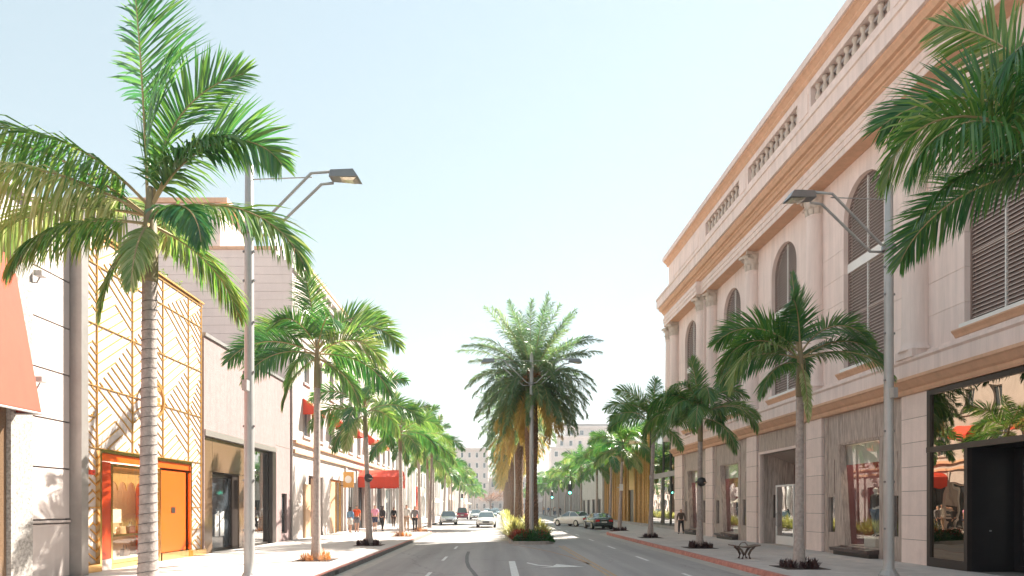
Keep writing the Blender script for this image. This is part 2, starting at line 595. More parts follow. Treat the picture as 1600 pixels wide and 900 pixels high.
def unit(mat):
    if mat.name not in UNIT:
        b = MB()
        b.box(-.5, .5, -.5, .5, -.5, .5)
        UNIT[mat.name] = b.mesh("unit_" + mat.name, mat)
    return UNIT[mat.name]


def bx(name, mat, parent, x0, x1, y0, y1, z0, z1, w=False, rot=None):
    o = link(name, unit(mat), parent, w)
    o.location = ((x0 + x1) / 2, (y0 + y1) / 2, (z0 + z1) / 2)
    o.scale = (abs(x1 - x0), abs(y1 - y0), abs(z1 - z0))
    if rot:
        o.rotation_euler = rot
    return o


def kids(o):
    return list(o.children)


def dup(root, loc, rz=None, label=None, sc=None):
    r = root.copy()
    COL.objects.link(r)
    r.location = loc
    if rz is not None:
        r.rotation_euler = (0, 0, rz)
    if sc:
        r.scale = (sc, sc, sc)
    if label:
        r["label"] = label
    for ch in kids(root):
        c = ch.copy()
        COL.objects.link(c)
        c.parent = r
        for g in kids(ch):
            d = g.copy()
            COL.objects.link(d)
            d.parent = c
    return r


def gwall(name, mat, parent, xf, sg, y0, y1, z0, z1, openings, depth=0.3, w=True, axis='x'):
    """Wall sheet at x = xf (facing sg) with rectangular openings and reveals of the given depth; one welded mesh."""
    ys = sorted({y0, y1, *[o[0] for o in openings], *[o[1] for o in openings]})
    zs = sorted({z0, z1, *[o[2] for o in openings], *[o[3] for o in openings]})
    b = MB()
    idx = {}
    xb = xf - sg * depth

    def vid(x, y, z):
        k = (round(x, 4), round(y, 4), round(z, 4))
        if k not in idx:
            idx[k] = len(b.v)
            b.v.append((x, y, z) if axis == 'x' else (y, x, z))
        return idx[k]

    def hole(i, j):
        if i < 0 or j < 0 or i >= len(ys) - 1 or j >= len(zs) - 1:
            return True
        ym, zm = (ys[i] + ys[i + 1]) / 2, (zs[j] + zs[j + 1]) / 2
        return any(o[0] < ym < o[1] and o[2] < zm < o[3] for o in openings)
    for i in range(len(ys) - 1):
        for j in range(len(zs) - 1):
            if hole(i, j):
                continue
            a, c, d, e = ys[i], ys[i + 1], zs[j], zs[j + 1]
            b.f.append((vid(xf, a, d), vid(xf, c, d), vid(xf, c, e), vid(xf, a, e)))
            b.m.append(0)
            for (di, dj, p, q) in ((-1, 0, (a, d), (a, e)), (1, 0, (c, d), (c, e)), (0, -1, (a, d), (c, d)), (0, 1, (a, e), (c, e))):
                if hole(i + di, j + dj):
                    b.f.append((vid(xf, *p), vid(xf, *q), vid(xb, *q), vid(xb, *p)))
                    b.m.append(0)
    return part(name, b, mat, parent, w=w)


def win(parent, xf, sg, y0, y1, z0, z1, frame=WHITE, pane=DWIN, rec=0.15, bars=0, t=0.07, w=True, sill=None):
    """Window in an opening: frame ring with its pane (and glazing bars) as sub-parts."""
    b = MB()
    xa, xb = xf - sg * rec, xf - sg * (rec + 0.07)
    b.ring('x', xa, xb, y0 + .004, y1 - .004, z0 + .004, z1 - .004, t)
    f = part("window", b, frame, parent, w=w)
    p = MB()
    xp = xf - sg * (rec + 0.05)
    p.box(min(xp, xp - sg * .015), max(xp, xp - sg * .015), y0 + t * .5, y1 - t * .5, z0 + t * .5, z1 - t * .5)
    part("pane", p, pane, f)
    for k in range(bars):
        yb = y0 + (y1 - y0) * (k + 1) / (bars + 1)
        q = MB()
        q.box(min(xa, xb) + .004, max(xa, xb) - .004, yb - .025, yb + .025, z0 + t, z1 - t)
        part("glazing_bar", q, frame, f)
    if sill is not None:
        q = MB()
        q.box(min(xf, xf + sg * .1), max(xf, xf + sg * .1), y0 - .1, y1 + .1, z0 - .14, z0 - .01)
        part("sill", q, sill, f)
    return f

# ------------------------------------------------------------------ ground, road, pavements
b = MB()
b.quad((-1500, -300, -.03), (1500, -300, -.03), (1500, 4000, -.03), (-1500, 4000, -.03))
kind(part("ground", b, ROOFG), "structure")
b = MB()
b.quad((-7.2, -40, 0), (10.2, -40, 0), (10.2, 236, 0), (-7.2, 236, 0))
b.quad((-120, 236, 0), (160, 236, 0), (160, 252, 0), (-120, 252, 0))
road = kind(part("road", b, ASPH), "structure")

LK = [(-4.6, -20), (-4.6, 44.5), (-4.85, 46.2), (-5.9, 47.6), (-6.6, 49.0), (-6.6, 236)]
RK = [(7.35, -20), (7.35, 43.5), (7.6, 45.2), (8.9, 46.8), (9.6, 48.2), (9.6, 236)]


def resample(path, step, y0=None):
    out = []
    for i in range(len(path) - 1):
        a, c = V(path[i]), V(path[i + 1])
        n = max(1, round((c - a).length / step))
        for k in range(n):
            out.append(a.lerp(c, k / n))
    out.append(V(path[-1]))
    return out


def offs(pts, d):
    """Offset an open polyline to its left by d."""
    r = []
    for i, p in enumerate(pts):
        t = (pts[min(i + 1, len(pts) - 1)] - pts[max(i - 1, 0)]).normalized()
        r.append(p + V((-t.y, t.x)) * d)
    return r


def kerb(name, path, side, mats_near, ynear):
    """Kerb stones along a path; side +1: the pavement lies to the left of travel."""
    near = [p for p in path if p[1] <= ynear] + []
    far = [p for p in path if p[1] >= ynear - .01]
    pts = resample([p for p in path if p[1] <= ynear], 2.4)
    q = offs(pts, side * .17)
    root = None
    for i in range(len(pts) - 1):
        if pts[i].y > -4 or i == 0:
            a, c, d, e = pts[i], pts[i + 1], q[i + 1], q[i]
            g = (c - a).normalized() * .008
            a, c, d, e = a + g, c - g, d - g, e + g
            h = .155 + random.uniform(-.004, .004)
            m = MB()
            n = len(m.v)
            tilt = (c - a).normalized()
            nrm = V((-tilt.y, tilt.x)) * side * .025
            m.v += [(a.x, a.y, -.02), (c.x, c.y, -.02), (d.x, d.y, -.02), (e.x, e.y, -.02),
                    (a.x + nrm.x, a.y + nrm.y, h - .012), (c.x + nrm.x, c.y + nrm.y, h - .012),
                    (a.x + nrm.x * 2, a.y + nrm.y * 2, h), (c.x + nrm.x * 2, c.y + nrm.y * 2, h), (d.x, d.y, h), (e.x, e.y, h)]
            m.f += [(0, 1, 5, 4), (4, 5, 7, 6), (6, 7, 8, 9), (9, 8, 2, 3), (0, 4, 6, 9, 3), (1, 2, 8, 7, 5)]
            m.m += [0, 1, 1, 1, 0, 0]
            if root is None:
                root = kind(part(name, m, mats_near), "structure")
            else:
                part("kerb_stone", m, mats_near, root)
    pf = resample(far, 60)
    qf = offs(pf, side * .17)
    m = MB()
    for i in range(len(pf) - 1):
        a, c, d, e = pf[i], pf[i + 1], qf[i + 1], qf[i]
        m.quad((a.x, a.y, -.02), (c.x, c.y, -.02), (c.x, c.y, .155), (a.x, a.y, .155))
        m.quad((a.x, a.y, .155), (c.x, c.y, .155), (d.x, d.y, .155), (e.x, e.y, .155))
    part("far_kerb", m, KCONC, root)
    return root


kl = kerb("kerb_left", LK, +1, [KGREY, KRED], 49.1)
kr = kerb("kerb_right", RK, -1, [KRED, KRED], 48.3)

# gutters
for nm, path, s in (("gutter_left", LK, -1), ("gutter_right", RK, 1)):
    pts = [V(p) for p in path]
    q = offs(pts, s * .5)
    m = MB()
    for i in range(len(pts) - 1):
        m.quad((pts[i].x, pts[i].y, .005), (pts[i + 1].x, pts[i + 1].y, .005), (q[i + 1].x, q[i + 1].y, .004), (q[i].x, q[i].y, .004))
    kind(part(nm, m, GUTT), "structure")


def pavement(name, path, side, xback, jx0, jx1, ncol, pits):
    q = offs([V(p) for p in path], side * .165)
    m = MB()
    for i in range(len(q) - 1):
        far = q[i].y > 43
        z = .15 if far else .132
        m.quad((q[i].x, q[i].y, z), (q[i + 1].x, q[i + 1].y, z), (xback, q[i + 1].y, z), (xback, q[i].y, z), mi=0 if far else 1)
    root = kind(part(name, m, [CONC, CONCJ]), "structure")
    wd = (jx1 - jx0) / ncol
    ln = 1.62
    yend = q[1].y
    n = int((yend - 5.5) / ln)
    for r in range(n):
        y0 = yend - (r + 1) * ln
        for c in range(ncol):
            x0 = jx0 + c * wd
            dz = random.uniform(-.003, .003)
            bx("paving_slab", CONC, root, x0 + .008, x0 + wd - .008, y0 + .008, y0 + ln - .008, .10, .15 + dz)
    return root


pav_l = pavement("pavement_left", LK, +1, -30, -11.05, -4.77, 4, None)
pav_r = pavement("pavement_right", RK, -1, 30, 7.52, 13.0, 4, None)

# ------------------------------------------------------------------ median island
MX0, MX1, MY0, MY1 = 0.55, 2.9, 32.6, 232.0
mp_ = [(MX0, MY1), (MX0, 33.6), (MX0 + .12, 33.0), (MX0 + .5, 32.62), (1.72, 32.45), (MX1 - .5, 32.62), (MX1 - .12, 33.0), (MX1, 33.6), (MX1, MY1)]
pts = [V(p) for p in mp_]
q = offs(pts, .16)
m = MB()
for i in range(len(pts) - 1):
    a, c, d, e = pts[i], pts[i + 1], q[i + 1], q[i]
    m.quad((a.x, a.y, -.02), (c.x, c.y, -.02), (c.x, c.y, .16), (a.x, a.y, .16))
    m.quad((a.x, a.y, .16), (c.x, c.y, .16), (d.x, d.y, .16), (e.x, e.y, .16))
    m.quad((e.x, e.y, .16), (d.x, d.y, .16), (d.x, d.y, .05), (e.x, e.y, .05))
kind(part("median_kerb", m, KCONC), "structure")
m = MB()
m.v += [(p.x, p.y, .11) for p in q]
m.f.append(tuple(range(len(q))))
m.m.append(0)
kind(part("median_soil", m, SOIL), "structure")


# ------------------------------------------------------------------ road markings
def mark(name, polys, mat, z=.004):
    m = MB()
    for p in polys:
        m.quad(*[(x, y, z) for x, y in p])
    return kind(part(name, m, mat), "structure")


def rect(x0, x1, y0, y1):
    return [(x0, y0), (x1, y0), (x1, y1), (x0, y1)]


for y in (10.2, 17.0, 22.9, 29.2):
    mark("lane_dash", [rect(-2.06, -1.95, y, y + 1.9)], WLINE)
for y in (10.4, 16.6, 22.9, 29.4, 36, 42.5, 49, 55.5, 62):
    mark("lane_dash", [rect(5.29, 5.41, y, y + 2.0)], WLINE)
for y in (41, 47.5, 54, 60.5):
    mark("lane_dash", [rect(-2.06, -1.95, y, y + 1.9)], WLINE)
mark("turn_lane_line", [rect(.36, .58, 12.0, 22.7)], WLINE)
for k in (0, 1):
    x = 3.02 + k * .19
    mark("yellow_line", [[(x + .12, 6), (x + .23, 6), (x + .0, 31.5), (x - .11, 31.5)]], YELL)
# faded paint curve ahead of the island nose
pc = [(3.0, 21.5), (2.7, 24.5), (2.2, 27.3), (1.5, 29.8), (.7, 32.2)]
mark("faded_line", [[pc[i], (pc[i][0] + .1, pc[i][1] + .1), (pc[i + 1][0] + .1, pc[i + 1][1] + .1), pc[i + 1]] for i in range(4)], FADEY)
# turn arrow
AR = [[(.95, 21.9), (1.0, 22.15), (1.35, 21.2), (1.25, 21.0)], [(1.25, 21.0), (1.35, 21.2), (1.85, 20.75), (1.8, 20.5)], [(1.8, 20.5), (1.85, 20.75), (2.1, 20.75), (2.1, 20.35)],
      [(1.95, 21.5), (2.75, 20.55), (1.3, 20.2), (1.7, 20.55)]]
mark("turn_arrow", AR[:3], WLINE, .006)
mark("turn_arrow_head", AR[3:], WLINE, .009)
# tyre mark
pk = [(-1.35, 27.5), (-1.3, 25), (-1.18, 22.5), (-1.02, 20.5), (-.8, 18.8), (-.6, 17)]
mark("tyre_mark", [[pk[i], (pk[i][0] + .13, pk[i][1]), (pk[i + 1][0] + .13, pk[i + 1][1]), pk[i + 1]] for i in range(5)], pm("tyre_mark_rubber", (0.17, 0.163, 0.16), 0.8, 0.4, 9))


def text(name, body, size, mat, parent, loc, rot, ext=.004, w=False):
    cu = bpy.data.curves.new(name, 'FONT')
    cu.body = body
    cu.size = size
    cu.extrude = ext
    cu.align_x = 'CENTER'
    cu.align_y = 'CENTER'
    o = bpy.data.objects.new(name, cu)
    COL.objects.link(o)
    dg = bpy.context.evaluated_depsgraph_get()
    me = bpy.data.meshes.new_from_object(o.evaluated_get(dg))
    bpy.data.objects.remove(o)
    me.materials.clear()
    me.materials.append(mat)
    ob = link(name, me, parent, w)
    ob.location = loc
    ob.rotation_euler = rot
    return ob


text("kerb_lettering", "LUXE", .19, BLACK, kl, (-4.592, 18.2, .065), (R(90), 0, R(90)))

# ------------------------------------------------------------------ pink classical building on the right side
RBX, RBY, RBR = 12.93, 19.3, 0.02
RB = thing("classical_building", "long pink stucco building with columns, arched louvred windows and a heavy cornice", "building", (RBX, RBY, 0), RBR)
PC = [.6 + 6.1 * k for k in range(-2, 5)]            # pier and column centres
YN, YE = -13.0, 25.85
GZ = .15

# mass behind the facade
bx("core_wall", PINK, RB, 2.4, 16, YN, YE - .02, GZ - .1, 16.5)
bx("roof", ROOFG, RB, -.2, 16, YN, YE - .1, 18.3, 18.4)
bx("end_wall", PINK, RB, .25, 16, YE - .3, YE - .01, GZ - .1, 18.3)

# ground-floor piers of coursed blocks
for c in PC:
    y0, y1 = (c - .6, c + .6) if c < 24 else (c - .9, YE)
    bx("pier_core", CONCJ, RB, .02, 1.9, y0 + .01, y1 - .01, GZ - .02, 5.5)
    nb = 7
    hh = (5.45 - GZ) / nb
    for k in range(nb):
        bx("pier_block", BLOCK, RB, 0, .1, y0, y1, GZ + k * hh + .008, GZ + (k + 1) * hh - .008)
        bx("pier_block", BLOCK, RB, .1, .55, y0 + .0, y0 + .05, GZ + k * hh + .008, GZ + (k + 1) * hh - .008)


def profile(name, mat, poly, y0, y1):
    m = MB()
    m.prism(poly, 'y', y0, y1)
    return part(name, m, mat, RB)


# belt course above the shops
profile("belt_moulding", TAN, [(.3, 5.45), (-.06, 5.45), (-.10, 5.53), (-.10, 5.60), (-.18, 5.66), (-.30, 5.80), (-.36, 5.84), (-.36, 5.93), (.3, 5.93)], YN, YE + .1)
profile("belt_band", PINK, [(.3, 5.93), (-.24, 5.932), (-.24, 6.38), (.3, 6.38)], YN, YE + .08)
profile("belt_cap", PINK, [(.3, 6.38), (-.20, 6.382), (-.28, 6.45), (-.28, 6.53), (.3, 6.53)], YN, YE + .09)
profile("dado_wall", PINK, [(.35, 6.53), (.12, 6.53), (.12, 6.74), (.35, 6.74)], YN, YE)

# upper wall: jamb panels, arched heads, louvred windows
WZ0, WSP, WW = 7.1, 12.66, 1.22
slat_b = MB()
slat_b.quad((-.005, -.5, .01), (-.005, .5, .01), (-.005, .5, -.012), (-.005, -.5, -.012), mi=1)
slat_b.quad((-.005, -.5, .012), (.05, -.5, .10), (.05, .5, .10), (-.005, .5, .012))
slat_b.quad((-.005, -.5, -.012), (.05, -.5, .076), (.05, .5, .076), (-.005, .5, -.012))
slat_m = slat_b.mesh("louvre_slat", [SLAT, SLATE])
UX = .2
for bi in range(6):
    bc = PC[bi] + 3.05
    lo, hi = PC[bi] + .0, PC[bi + 1] - .0
    far_bay = bi == 5
    ux = UX - (.3 if far_bay else 0)
    ncs = 6
    ph = (WSP - 6.74) / ncs
    bx("wall_backing", PINK, RB, ux + .02, ux + .4, lo, bc - WW - .02, 6.6, 15.3)
    bx("wall_backing", PINK, RB, ux + .02, ux + .4, bc + WW + .02, hi, 6.6, 15.3)
    for (a, c) in ((lo, bc - WW), (bc + WW, hi)):
        for k in range(ncs):
            bx("wall_panel", PINK, RB, ux, ux + .41, a, c, 6.74 + k * ph + .006, 6.74 + (k + 1) * ph - .006)
    bx("wall_panel", PINK, RB, ux, ux + .41, bc - WW, bc + WW, 6.74, WZ0 - .15)
    # arched head with its reveal
    m = MB()
    NA = 24
    arc = [(bc + WW * cos(pi * i / NA), WSP + WW * sin(pi * i / NA)) for i in range(NA + 1)]
    top = 14.62
    m.quad((ux, hi, WSP), (ux, hi, top), (ux, bc + WW, top), (ux, bc + WW, WSP))
    m.quad((ux, lo, WSP), (ux, lo, top), (ux, bc - WW, top), (ux, bc - WW, WSP))
    for i in range(NA):
        (p, z), (q_, w_) = arc[i], arc[i + 1]
        m.quad((ux, p, z), (ux, q_, w_), (ux, q_, top), (ux, p, top))
        m.quad((ux, p, z), (ux, q_, w_), (ux + .42, q_, w_), (ux + .42, p, z))
    bmw = m.mesh("arched_head", PINK)
    bm = bmesh.new()
    bm.from_mesh(bmw)
    bmesh.ops.remove_doubles(bm, verts=bm.verts, dist=.0005)
    bm.to_mesh(bmw)
    bm.free()
    link("arched_head", bmw, RB)
    # window
    wx = ux + .2
    m = MB()
    t = .05
    outl = [(bc - WW, WZ0)] + [(bc - WW * cos(pi * i / NA), WSP + WW * sin(pi * i / NA)) for i in range(NA + 1)] + [(bc + WW, WZ0)]
    inl = [(bc - WW + t, WZ0)] + [(bc - (WW - t) * cos(pi * i / NA), WSP + (WW - t) * sin(pi * i / NA)) for i in range(NA + 1)] + [(bc + WW - t, WZ0)]
    n = len(outl)
    for xx in (wx - .03, wx + .06):
        m.v += [(xx, p, z) for p, z in outl] + [(xx, p, z) for p, z in inl]
    for i in range(n - 1):
        m.f += [(i, i + 1, n + i + 1, n + i), (n + i, n + i + 1, 3 * n + i + 1, 3 * n + i), (2 * n + i, 2 * n + i + 1, 3 * n + i + 1, 3 * n + i)]
        m.m += [0, 0, 0]
    fr = part("window_frame", m, SLAT, RB)
    bx("mullion", WHITE, RB, wx - .03, wx + .05, bc - .014, bc + .014, WZ0 + .02, WSP + WW - .03)
    bx("transom", WHITE, RB, wx - .06, wx + .05, bc - WW + .01, bc + WW - .01, 10.72, 11.05)
    bx("glazing_bar", SLATE, RB, wx - .02, wx + .03, bc - WW + .02, bc + WW - .02, 9.06, 9.085)
    bx("window_back", SLAT, RB, wx + .14, wx + .18, bc - WW - .01, bc + WW + .01, WZ0, WSP + WW + .05)
    bx("sill", WHITE, RB, ux - .12, ux + .3, bc - WW - .06, bc + WW + .06, WZ0 - .12, WZ0)
    profile("sill_moulding", TAN, [(ux + .02, 6.76), (ux - .06, 6.76), (ux - .1, 6.84), (ux - .18, 6.93), (ux - .18, 6.972), (ux + .02, 6.972)], bc - WW - .28, bc + WW + .28)
    z = WZ0 + .05
    if bi >= 1:
        while z < WSP + WW - .08:
            hw = WW - .05 if z < WSP else sqrt(max(.01, (WW - .05) ** 2 - (z - WSP) ** 2))
            if not (10.66 < z < 11.04):
                o = link("louvre_slat", slat_m, RB)
                o.location = (wx, bc, z)
                o.scale = (1, 2 * hw, 1)
            z += .116

# columns with leafy capitals
leaf_b = MB()
prof = [(0, 0, .085), (.02, .12, .10), (.03, .22, .10), (.07, .29, .08), (.12, .29, .045), (.13, .25, .01)]
for i in range(len(prof) - 1):
    (x0, z0, w0), (x1, z1, w1) = prof[i], prof[i + 1]
    for s in (-1, 1):
        leaf_b.quad((x0 + .02, 0, z0), (x0, s * w0, z0), (x1, s * w1, z1), (x1 + .02, 0, z1))
leaf_m = leaf_b.mesh("acanthus_leaf", CAPM)
vol_b = MB()
vol_b.tube([(.0, 0, 0), (.09, 0, .12), (.17, 0, .17), (.21, 0, .12), (.18, 0, .07), (.14, 0, .10)], [.03, .035, .04, .035, .03, .02], 6)
vol_m = vol_b.mesh("volute", CAPM, True)
col_b = MB()
col_b.lathe([(.47, 0), (.47, .06), (.43, .10), (.43, .12), (.395, .17), (.385, .3), (.38, 2.5), (.335, 6.7), (.335, 6.86), (.37, 6.9), (.37, 6.94), (.335, 6.96)], 28)
col_m = col_b.mesh("column_shaft", PINK, True)
for i_, e in enumerate(col_m.polygons):
    pass
cap_b = MB()
cap_b.lathe([(.33, 0), (.34, .3), (.36, .55), (.42, .72), (.44, .74)], 20)
cap_m = cap_b.mesh("capital", CAPM, True)


def column(x, y, scale=1.0):
    s = link("column", col_m, RB)
    s.location = (x, y, 6.74)
    bx("column_plinth", PINK, RB, x - .40, x + .40, y - .40, y + .40, 6.532, 6.78)
    c = link("capital", cap_m, RB)
    c.location = (x, y, 13.7)
    for row, (nz, n, r, sc) in enumerate(((0.0, 10, .335, 1.0), (.26, 10, .345, 1.15))):
        for k in range(n):
            th = 2 * pi * (k + row * .5) / n
            if cos(th) > .55:
                continue
            o = link("acanthus_leaf", leaf_m, c)
            o.location = (r * cos(th), r * sin(th), nz)
            o.rotation_euler = (0, 0, th)
            o.scale = (sc, sc, sc)
    for k in range(4):
        th = pi / 4 + k * pi / 2
        o = link("volute", vol_m, c)
        o.location = (.33 * cos(th), .33 * sin(th), .53)
        o.rotation_euler = (0, 0, th)
    m = MB()
    m.prism([(-.5, -.5), (-.36, 0), (-.5, .5), (0, .36), (.5, .5), (.36, 0), (.5, -.5), (0, -.36)], 'z', .74, .90)
    part("abacus", m, CAPM, c)


for c in PC[:5]:
    column(.06, c)
# the end pavilion stands forward: a pair of columns at its near corner, one at its far corner
column(.06, PC[5] - .45)
column(-.26, PC[5] + .45)
column(-.26, PC[6] - .1)
column(-.26, PC[6] + .95)
bx("pavilion_return", PINK, RB, -.3, .3, PC[5] - .02, PC[5] + .1, 6.53, 14.6)

# entablature
PY = PC[5] - .02


def entab(y0, y1, d):
    def sh(pl, dd=0):
        return [(x - dd if x < .15 else x, z) for x, z in pl]
    profile("architrave", PINK, sh([(.6, 14.6), (-.46, 14.6), (-.46, 14.82), (-.50, 14.822), (-.50, 15.02), (-.54, 15.05), (-.54, 15.1), (-.46, 15.102), (-.46, 15.36), (.6, 15.36)], d), y0, y1)
    profile("soffit_bounce_strip", TAN, sh([(.19, 14.585), (-.44, 14.585), (-.44, 14.598), (.19, 14.598)], d), y0, y1)  # added strip; its tan colour stands in for warm light bounced from the street
    profile("bed_moulding", TAN, sh([(.6, 15.360), (-.47, 15.362), (-.56, 15.426), (-.56, 15.492), (-.64, 15.514), (-.70, 15.624), (-.78, 15.668), (-.78, 15.745), (-.9, 15.767), (-1.0, 15.910), (-1.0, 15.998), (.6, 15.998)]), y0, y1 + (.5 if d else 0))
    profile("corona", PINK, sh([(.6, 15.998), (-1.12, 16.000), (-1.12, 16.526), (-1.18, 16.548), (-1.18, 16.680), (-.3, 16.746), (.6, 16.746)]), y0, y1 + (.6 if d else 0))
    # attic: base course, pedestals, balusters, cap
    profile("attic_base", PINK, sh([(.5, 16.746), (-.40, 16.748), (-.40, 17.800), (.5, 17.800)]), y0, y1)
    profile("attic_head", PINK, sh([(.5, 18.594), (-.40, 18.594), (-.40, 18.880), (.5, 18.880)]), y0, y1)
    profile("attic_cornice", TAN, sh([(.5, 18.880), (-.42, 18.882), (-.50, 18.968), (-.50, 19.034), (-.62, 19.144), (-.70, 19.188), (-.70, 19.254), (.5, 19.254)]), y0, y1 + (.25 if d else 0))
    profile("attic_cap", PINK, sh([(.5, 19.254), (-.78, 19.256), (-.78, 19.540), (.5, 19.584)]), y0, y1 + (.3 if d else 0))


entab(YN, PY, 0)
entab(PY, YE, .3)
bal_b = MB()
bal_b.lathe([(.13, 0), (.13, .07), (.08, .10), (.11, .2), (.145, .33), (.12, .46), (.075, .63), (.07, .74), (.09, .80), (.13, .85), (.13, 1.01)], 8)
bal_m = bal_b.mesh("baluster", CAPM, True)
for k in range(6):
    d = .3 if k == 5 else 0
    a, c = PC[k] + .55, PC[k + 1] - .55
    lo = PC[k] if k else YN
    if k == 5:
        a, c = 99, 99
    x0 = -.40
    if k == 5:
        bx("attic_pedestal", PINK, RB, x0, .3, PY + .002, YE, 17.800, 18.594)
        for (p, q_) in ((PC[5] + .7, PC[6] - .3),):
            bx("attic_panel", PINK, RB, x0 - .03, x0 + .02, p, q_, 17.714, 18.462)
        continue
    bx("attic_pedestal", PINK, RB, x0, .3, PC[k] - .55, PC[k] + .55, 17.800, 18.594)
    bx("attic_panel", PINK, RB, x0 - .03, x0 + .02, PC[k] - .36, PC[k] + .36, 17.714, 18.462)
    bx("attic_back", PINK, RB, -.05, .3, a, c, 17.800, 18.594)
    nb = 10
    for j in range(nb):
        o = link("baluster", bal_m, RB)
        o.location = (-.22, a + (c - a) * (j + .5) / nb, 17.805)
        o.scale = (.85, .85, .765)
bx("attic_pedestal", PINK, RB, -.40, .3, PC[5] - .55, PY, 17.800, 18.594)

# ---- ground-floor shopfronts


def mannequin_spots():
    return []


def shop_bay(y0, y1, slant=True):
    """Travertine bay with a tall display window, tilted jamb slab, ledge and slim niches."""
    # opening spans o0..o1, niches either side; local x grows into the building
    w = y1 - y0
    o0, o1 = y0 + w * .27, y0 + w * .75
    zt, zb = 4.25, .5
    ops = [(o0, o1, zb, zt), (y1 - .75, y1 - .32, .95, 2.3), (y0 + .32, y0 + .75, .95, 2.3)]
    gwall("travertine_wall", TRAV, RB, .12, -1, y0, y1, GZ - .02, 5.46, ops, depth=.16, w=False)
    # proud stone panels round the opening
    for (a, c, p, q_) in ((y0 + .03, y0 + .28, GZ, 5.44), (y1 - .28, y1 - .03, GZ, 5.44), (o0 - .3, o0 - .02, GZ, 4.3), (o1 + .02, o1 + .3, GZ, 4.3), (o0 - .28, o1 + .28, 4.32, 5.43)):
        bx("stone_panel", TRAV, RB, .095, .13, a, c, p + .01, q_)
    bx("niche_panel", TRAV, RB, .10, .13, y1 - .73, y1 - .34, 2.45, 3.75)
    bx("niche_panel", TRAV, RB, .10, .13, y0 + .34, y0 + .73, 2.45, 3.75)
    # niche backs with planting
    for (a, c) in ((y1 - .75, y1 - .32), (y0 + .32, y0 + .75)):
        bx("niche_back", DARK, RB, .42, .46, a, c, .94, 2.31)
        m = MB()
        m.box(.2, .21, a + .005, c - .005, .955, 2.295)
        part("niche_glass", m, MIDGL, RB)
    # tilted jamb slab at the far side of the opening
    m = MB()
    m.v += [(-.02, o1 - .02, zt), (.25, o1 - .02, zt), (.25, o1 + .10, zt), (-.02, o1 + .1, zt), (.02, o1 - .42, zb), (.25, o1 - .42, zb), (.25, o1 + .10, zb), (.02, o1 + .1, zb)]
    m.f += [(0, 1, 2, 3), (4, 7, 6, 5), (0, 4, 5, 1), (1, 5, 6, 2), (2, 6, 7, 3), (3, 7, 4, 0)]
    m.m += [0] * 6
    part("tilted_jamb", m, TRAV, RB)
    # ledge
    m = MB()
    m.v += [(-.30, o0 + .02, .30), (-.30, o1 + .05, .30), (.45, o1 + .05, .30), (.45, o0 + .02, .30), (-.34, o0 + .02, .42), (-.34, o1 + .05, .42), (.45, o1 + .05, .50), (.45, o0 + .02, .50)]
    m.f += [(0, 3, 2, 1), (4, 5, 6, 7), (0, 1, 5, 4), (1, 2, 6, 5), (2, 3, 7, 6), (3, 0, 4, 7)]
    m.m += [0] * 6
    part("display_ledge", m, MSTONE, RB)
    bx("ledge_base", DARK, RB, -.2, .3, o0 + .06, o1, GZ, .30)
    # glass and inside
    m = MB()
    m.box(.24, .252, o0, o1, zb, zt)
    part("display_glass", m, SHOPGL, RB)
    bx("window_blind", WHITE, RB, .32, .34, o0 - .3, o1 + .1, 3.5, 4.3)
    bx("display_floor", WHITE, RB, .46, 2.2, o0 - .3, o1 + .3, .42, .5)
    bx("display_fill", DFILL, RB, .45, 1.5, o0 - .2, o1 + .2, 4.52, 4.58)  # unseen glowing panel added above the opening to brighten the display
    bx("display_back", BURG, RB, 2.1, 2.15, o0 - .5, o1 + .5, .42, 4.6)
    bx("display_side", BURG, RB, .3, 2.12, o1 + .31, o1 + .36, .42, 4.6)
    bx("display_side", INNER, RB, .3, 2.12, o0 - .36, o0 - .31, .42, 4.6)
    bx("display_plinth", WHITE, RB, .36, .86, o0 + .62, o0 + 1.3, .5, .86)
    return o0, o1


B_O = shop_bay(PC[2] + .62, PC[3] - .62)
D_O = shop_bay(PC[4] + .62, PC[5] - .62)
E_O = shop_bay(PC[5] + .62, PC[6] - .92)
for bz in (PC[0], ):
    gwall("travertine_wall", TRAV, RB, .12, -1, PC[0] + .6, PC[1] - .6, GZ - .02, 5.46, [], depth=.3, w=False)

# entrance portal bay
y0, y1 = PC[3] + .62, PC[4] - .62
p0, p1, pz = y0 + .32, y1 - .40, 4.45
gwall("travertine_wall", TRAV, RB, .12, -1, y0, y1, GZ - .02, 5.46, [(p0, p1, GZ - .02, pz)], depth=.3, w=False)
for (a, c, z0, z1) in ((y0 + .02, p0 - .14, GZ, 5.44), (p1 + .14, y1 - .02, GZ, 5.44), (p0 - .12, p1 + .12, pz + .14, 5.43)):
    bx("stone_panel", TRAV, RB, .095, .13, a, c, z0 + .01, z1)
m = MB()
for (a, c, z0, z1) in ((p0 - .12, p0, GZ, pz + .12), (p1, p1 + .12, GZ, pz + .12), (p0, p1, pz, pz + .12)):
    m.box(-.02, .2, a, c, z0, z1)
part("portal_frame", m, BLOCK, RB)
